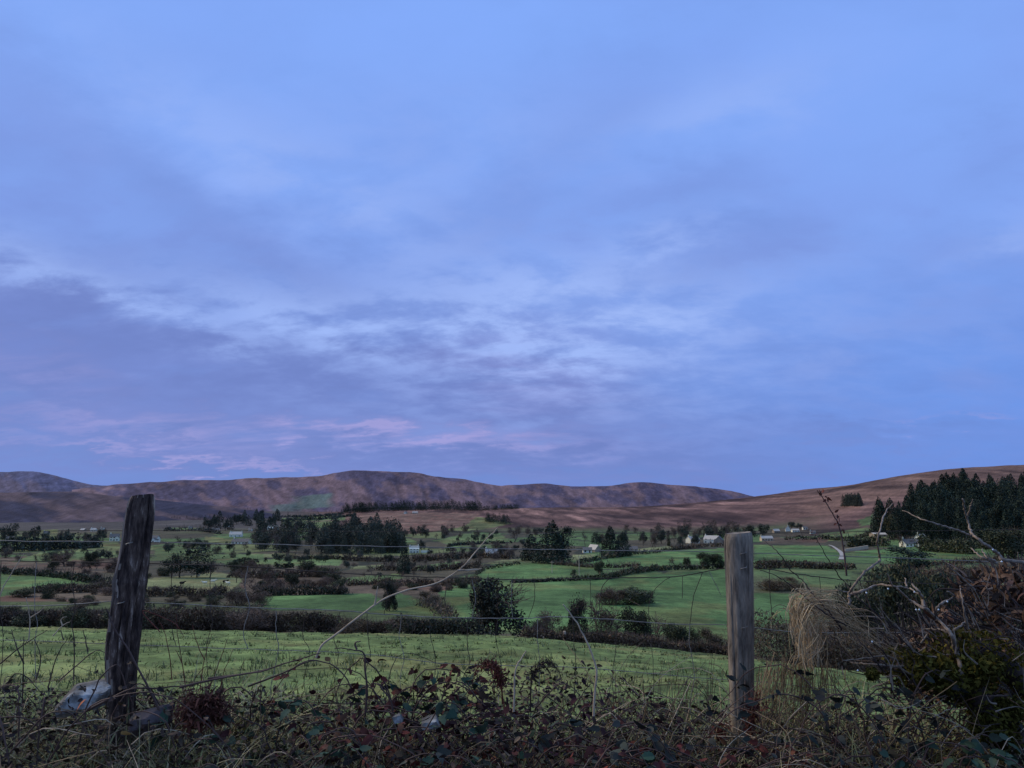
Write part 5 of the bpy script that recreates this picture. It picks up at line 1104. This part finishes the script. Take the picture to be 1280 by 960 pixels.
# lower trailing twigs under the mossy branch
for k in range(34):
    px = random.uniform(1090, 1270); py = random.uniform(860, 925); a = random.uniform(-.6, .6) + random.choice([0, PI]); l = random.uniform(20, 70)
    branch([(px, py), (px + math.cos(a) * l * .5, py - math.sin(a) * l * .4 + 4), (px + math.cos(a) * l, py + math.sin(a) * l * .6 + 6)], .0022, random.choice(['bark_dark', 'bark_dark', 'bark_pale']), 2.4, 'twig', False, .4, 4)
M['droplet'] = rough_mat('water_droplet', [(.9, .92, .95), (.95, .95, .97)], rough=.05, spec=.8, bump=0)
for a, b_ in [(1083, 741), (1110, 736), (1143, 740), (1145, 762), (1149, 762), (1184, 752), (1173, 762), (1252, 702), (1241, 687), (1090, 802), (1072, 838)]:
    m = MB(); pts = [(0, 0, .0026), (0, 0, .0018), (0, 0, 0), (0, 0, -.0018), (0, 0, -.0026)]; tube(m, pts, [.0004, .0019, .0026, .0019, .0004], 8)
    o = m.build('droplet', M['droplet'], bush, smooth=True); o.location = P(a, b_, 2.38) - BL
# dead bracken heaped on the bush at the right edge
n = 3400; px = RNG.uniform(1140, 1350, n); top = np.interp(px, [1140, 1180, 1200, 1240, 1290, 1350], [800, 760, 730, 712, 706, 700]); py = top + (RNG.uniform(0, 1, n) ** 1.1) * (870 - top); keep = fbm(px / 26, py / 26, 3, 70) > .44
px = px[keep]; py = py[keep]; n = len(px); Yv = 2.95 + RNG.normal(size=n) * .12
pos = np.array([P(a, b_, y_) for a, b_, y_ in zip(px, py, Yv)]); o3 = ground(1270, 900, 2.95); m = MB(); dd = RNG.normal(size=(n, 3)) + [-.4, 0, .1]
leaves(m, pos - o3, RNG.uniform(.02, .055, n), dd, RNG, curl=.8, wid=.5, up=.3)
for k in range(60):
    p0 = np.array([random.uniform(-.45, .35), random.gauss(0, .1), random.uniform(.0, .3)]); p2 = p0 + [random.gauss(-.1, .12), random.gauss(0, .08), random.uniform(.05, .25)]
    tube(m, spline([p0, (p0 + p2) / 2 + RNG.normal(size=3) * .03, p2], 4), np.linspace(.003, .0012, 9), 4)
t = thing('bracken', 'heap of brown dead bracken behind the thorn bush at the right edge', 'bracken', tuple(o3)); m.build('fronds', M['brown_bracken'], t)
stems('bramble_cane', 'upright red tipped bramble cane rising in front of the moor right of the grey post', 'dead plant', [[tz(*p) for p in [(420, 620), (412, 540), (400, 450), (385, 380), (370, 340), (330, 270), (290, 214)]]], 'cane', .0028, lambda a, b: 2.45)
tip = [tz(*p) for p in [(290, 214), (300, 225), (318, 235), (330, 255), (360, 320), (378, 345), (380, 372), (395, 400), (268, 420), (270, 445)]]
m = MB(); pos = np.array([P(a + RNG.normal() * 2, b_ + RNG.normal() * 2, 2.45) for a, b_ in tip for _ in range(3)]); o4 = P(*tip[-1], 2.45); leaves(m, pos - o4, RNG.uniform(.007, .017, len(pos)), RNG.normal(size=(len(pos), 3)) + [0, 0, .6], RNG, wid=.8, up=.2)
cn = [o for o in bpy.data.objects if o.get('label', '').startswith('upright red tipped')][0]
lf_ = m.build('foliage', M['bracken'], cn); lf_.location = Vector(o4) - cn.location

# ------------------------------------------------------------------ sky: Nishita daylight behind a broken stratocumulus sheet
W = bpy.data.worlds.new('World'); bpy.context.scene.world = W; W.use_nodes = True
nt = W.node_tree; L = nt.links; bg = nt.nodes['Background']
SUN_EL, SUN_AZ = 38., -62.
def mth(op, a, b=None, c=None):
    n = nt.nodes.new('ShaderNodeMath'); n.operation = op
    for i, v in enumerate([a, b, c]):
        if v is None: continue
        if isinstance(v, (int, float)): n.inputs[i].default_value = v
        else: L.new(v, n.inputs[i])
    return n.outputs[0]
tc = N(nt, 'ShaderNodeTexCoord'); nrm = N(nt, 'ShaderNodeVectorMath', operation='NORMALIZE'); L.new(tc.outputs['Generated'], nrm.inputs[0])
sx = N(nt, 'ShaderNodeSeparateXYZ'); L.new(nrm.outputs[0], sx.inputs[0])
AZ = mth('ARCTAN2', sx.outputs[0], sx.outputs[1]); EL = mth('ARCSINE', sx.outputs[2])
zc = mth('ADD', mth('MAXIMUM', sx.outputs[2], 0.0), .27)
cv = N(nt, 'ShaderNodeCombineXYZ'); L.new(mth('DIVIDE', sx.outputs[0], zc), cv.inputs[0]); L.new(mth('DIVIDE', sx.outputs[1], zc), cv.inputs[1])
def noise(scale, detail, rough=.55, rot=0, st=(1, 1, 1), w=0.0, dist=0.0):
    mp = N(nt, 'ShaderNodeMapping'); mp.inputs['Rotation'].default_value = (0, 0, rot); mp.inputs['Scale'].default_value = st; mp.inputs['Location'].default_value = (w, w * .7, 0)
    L.new(cv.outputs[0], mp.inputs[0]); no = N(nt, 'ShaderNodeTexNoise'); no.inputs['Scale'].default_value = scale; no.inputs['Detail'].default_value = detail; no.inputs['Roughness'].default_value = rough; no.inputs['Distortion'].default_value = dist
    L.new(mp.outputs[0], no.inputs['Vector']); return no.outputs[0]
def mrange(v, a, b, c=0., d=1.):
    n = N(nt, 'ShaderNodeMapRange', interpolation_type='SMOOTHSTEP'); n.inputs[1].default_value = a; n.inputs[2].default_value = b; n.inputs[3].default_value = c; n.inputs[4].default_value = d; L.new(v, n.inputs[0]); return n.outputs[0]
nA = noise(1.5, 8, .6, .5, (1, 1.35, 1), 3.1, .2); nB = noise(4.4, 8, .60, .45, (1, 1.35, 1), 7.7, .15); nC = noise(2.4, 6, .55, .3, (1, 1.2, 1), 1.7, .1)
wa = mth('ADD', AZ, mth('MULTIPLY', mth('SUBTRACT', nA, .5), .22)); we = mth('ADD', EL, mth('MULTIPLY', mth('SUBTRACT', nB, .5), .12))
def pdir(px, py):
    d = ray(px, py); d /= np.linalg.norm(d); return math.atan2(d[0], d[1]), math.asin(d[2])
def blob(px, py, lx, ly, deg, amp):
    """soft cloud bank at a direction of the sky; sizes in photo pixels"""
    a0, e0 = pdir(px, py); r = math.radians(deg); ca, sa = math.cos(r), math.sin(r)
    u = mth('SUBTRACT', wa, a0); v = mth('SUBTRACT', we, e0)
    p = mth('MULTIPLY', mth('ADD', mth('MULTIPLY', u, ca), mth('MULTIPLY', v, sa)), F / lx)
    q = mth('MULTIPLY', mth('ADD', mth('MULTIPLY', u, -sa), mth('MULTIPLY', v, ca)), F / ly)
    return mth('MULTIPLY', mth('EXPONENT', mth('MULTIPLY', mth('ADD', mth('MULTIPLY', p, p), mth('MULTIPLY', q, q)), -1.0)), amp)
def total(bl):
    s = bl[0]
    for b_ in bl[1:]: s = mth('ADD', s, b_)
    return s
def lin(c): return tuple(((v / 255) / 12.92 if v / 255 <= .04045 else ((v / 255 + .055) / 1.055) ** 2.4) for v in c)
def mix(f, a, b):
    n = N(nt, 'ShaderNodeMix', data_type='RGBA'); ins = [n.inputs[0], n.inputs[6], n.inputs[7]]
    for i_, v in zip(ins, (f, a, b)):
        if isinstance(v, tuple): i_.default_value = (*v, 1)
        elif isinstance(v, (int, float)): i_.default_value = v
        else: L.new(v, i_)
    return n.outputs[2]
rp = N(nt, 'ShaderNodeValToRGB'); L.new(mrange(EL, -.02, .62), rp.inputs[0]); e = rp.color_ramp.elements; e.new(.3); e.new(.6)
for k, (p_, cc) in enumerate([(0, (113, 143, 217)), (.2, (126, 159, 235)), (.5, (135, 172, 250)), (1, (134, 175, 255))]): e[k].position = p_; e[k].color = (*lin(cc), 1)
base = rp.outputs[0]
right = mrange(AZ, .1, .6); lowm = mrange(EL, .35, .08); base = mix(mth('MULTIPLY', mth('MULTIPLY', right, lowm), .75), base, lin((108, 155, 242)))
dark = total([blob(250, 450, 420, 80, -10, .72), blob(40, 400, 260, 70, -12, .4), blob(560, 500, 260, 55, -8, .7), blob(230, 250, 240, 36, -30, .25), blob(330, 300, 150, 34, -28, .2), blob(680, 480, 110, 60, 0, .35), blob(150, 500, 420, 45, -3, .6),
              blob(1235, 205, 70, 20, 22, .25), blob(840, 240, 130, 26, 5, .3), blob(900, 310, 170, 30, 12, .3), blob(700, 190, 260, 60, 30, .22), blob(1060, 545, 120, 14, -4, .4), blob(500, 575, 560, 22, -1, .6), blob(60, 200, 260, 60, -30, .22), blob(520, 380, 200, 50, -10, .3)])
dk = mth('MULTIPLY', dark, mrange(nA, .25, .6, .5, 1.15))
dk = mth('ADD', dk, mth('MULTIPLY', mth('MULTIPLY', mrange(nB, .40, .68), .24), mrange(EL, .58, .22, .3, 1.))); dk = mth('ADD', dk, mth('MULTIPLY', mth('MULTIPLY', mrange(nC, .38, .66), .26), mrange(EL, .58, .25, .45, 1.)))
skyc = mix(mth('MINIMUM', mth('MULTIPLY', dk, .9), 1.0), base, lin((113, 134, 205)))
br = total([blob(110, 350, 200, 24, -17, .6), blob(350, 385, 160, 30, -12, .45), blob(620, 395, 240, 36, -2, .55), blob(690, 345, 120, 28, 0, .4), blob(830, 290, 80, 20, 15, .45), blob(700, 450, 90, 26, 0, .35), blob(930, 120, 130, 40, 10, .35), blob(1250, 290, 70, 22, 10, .35), blob(300, 170, 260, 40, -22, .22), blob(580, 160, 260, 60, 0, .18), blob(1030, 420, 300, 60, 0, .12), blob(660, 430, 300, 110, 0, .35), blob(450, 250, 260, 60, -12, .22), blob(850, 380, 160, 40, 10, .25)])
bm = mth('MULTIPLY', br, mrange(nB, .36, .62, .15, 1.25))
skyc = mix(mth('MINIMUM', bm, 1.0), skyc, lin((160, 187, 250)))
pk_ = total([blob(420, 540, 170, 12, -3, .9), blob(600, 548, 150, 14, -2, .6), blob(200, 540, 130, 10, -8, .55), blob(170, 562, 190, 7, -5, .45), blob(20, 455, 90, 18, -12, .35), blob(300, 578, 150, 5, -4, .5), blob(660, 470, 120, 60, 0, .22), blob(1180, 521, 55, 4, 0, .4)])
nD = noise(5.0, 7, .6, 0, (.5, 1.6, 1), 2.2, .3)
pm = mth('MULTIPLY', mth('MULTIPLY', pk_, .9), mrange(nD, .35, .62, .2, 1.3))
skyc = mix(mth('MINIMUM', pm, 1.0), skyc, lin((160, 160, 222)))
tex = mth('ADD', mth('MULTIPLY', mth('SUBTRACT', nB, .5), .22), 1.0)
vs = N(nt, 'ShaderNodeVectorMath', operation='SCALE'); L.new(skyc, vs.inputs[0]); L.new(tex, vs.inputs['Scale'])
sk = N(nt, 'ShaderNodeTexSky', sky_type='NISHITA'); sk.sun_disc = False; sk.sun_elevation = math.radians(SUN_EL); sk.sun_rotation = math.radians(SUN_AZ)
b2 = N(nt, 'ShaderNodeBackground'); L.new(sk.outputs[0], b2.inputs[0]); b2.inputs[1].default_value = .05
L.new(vs.outputs[0], bg.inputs[0]); bg.inputs[1].default_value = 1.0
ms = N(nt, 'ShaderNodeMixShader'); ms.inputs[0].default_value = .94; L.new(b2.outputs[0], ms.inputs[1]); L.new(bg.outputs[0], ms.inputs[2])
L.new(ms.outputs[0], nt.nodes['World Output'].inputs[0])
W.cycles.sampling_method = 'MANUAL'; W.cycles.sample_map_resolution = 512
sun = bpy.data.lights.new('sun', 'SUN'); sun.energy = 2.0; sun.angle = math.radians(30); sun.color = (1, .85, .62)
so = link('sun', sun); el, az = math.radians(SUN_EL), math.radians(SUN_AZ)
so.rotation_euler = Vector((-math.sin(az) * math.cos(el), -math.cos(az) * math.cos(el), -math.sin(el))).to_track_quat('-Z', 'Y').to_euler()

# ------------------------------------------------------------------ camera
cam = bpy.data.cameras.new('camera'); co = link('camera', cam); cam.sensor_width = 36; cam.lens = 36 * F / 1280; cam.clip_start = .05; cam.clip_end = 30000
co.rotation_euler = (PI / 2 + TH, 0, 0); co.location = (0, 0, 0)
sc = bpy.context.scene; sc.camera = co; sc.view_settings.view_transform = 'Standard'; sc.view_settings.look = 'None'; sc.view_settings.exposure = 0
sc.cycles.max_bounces = 5; sc.cycles.diffuse_bounces = 3; sc.cycles.use_denoising = True
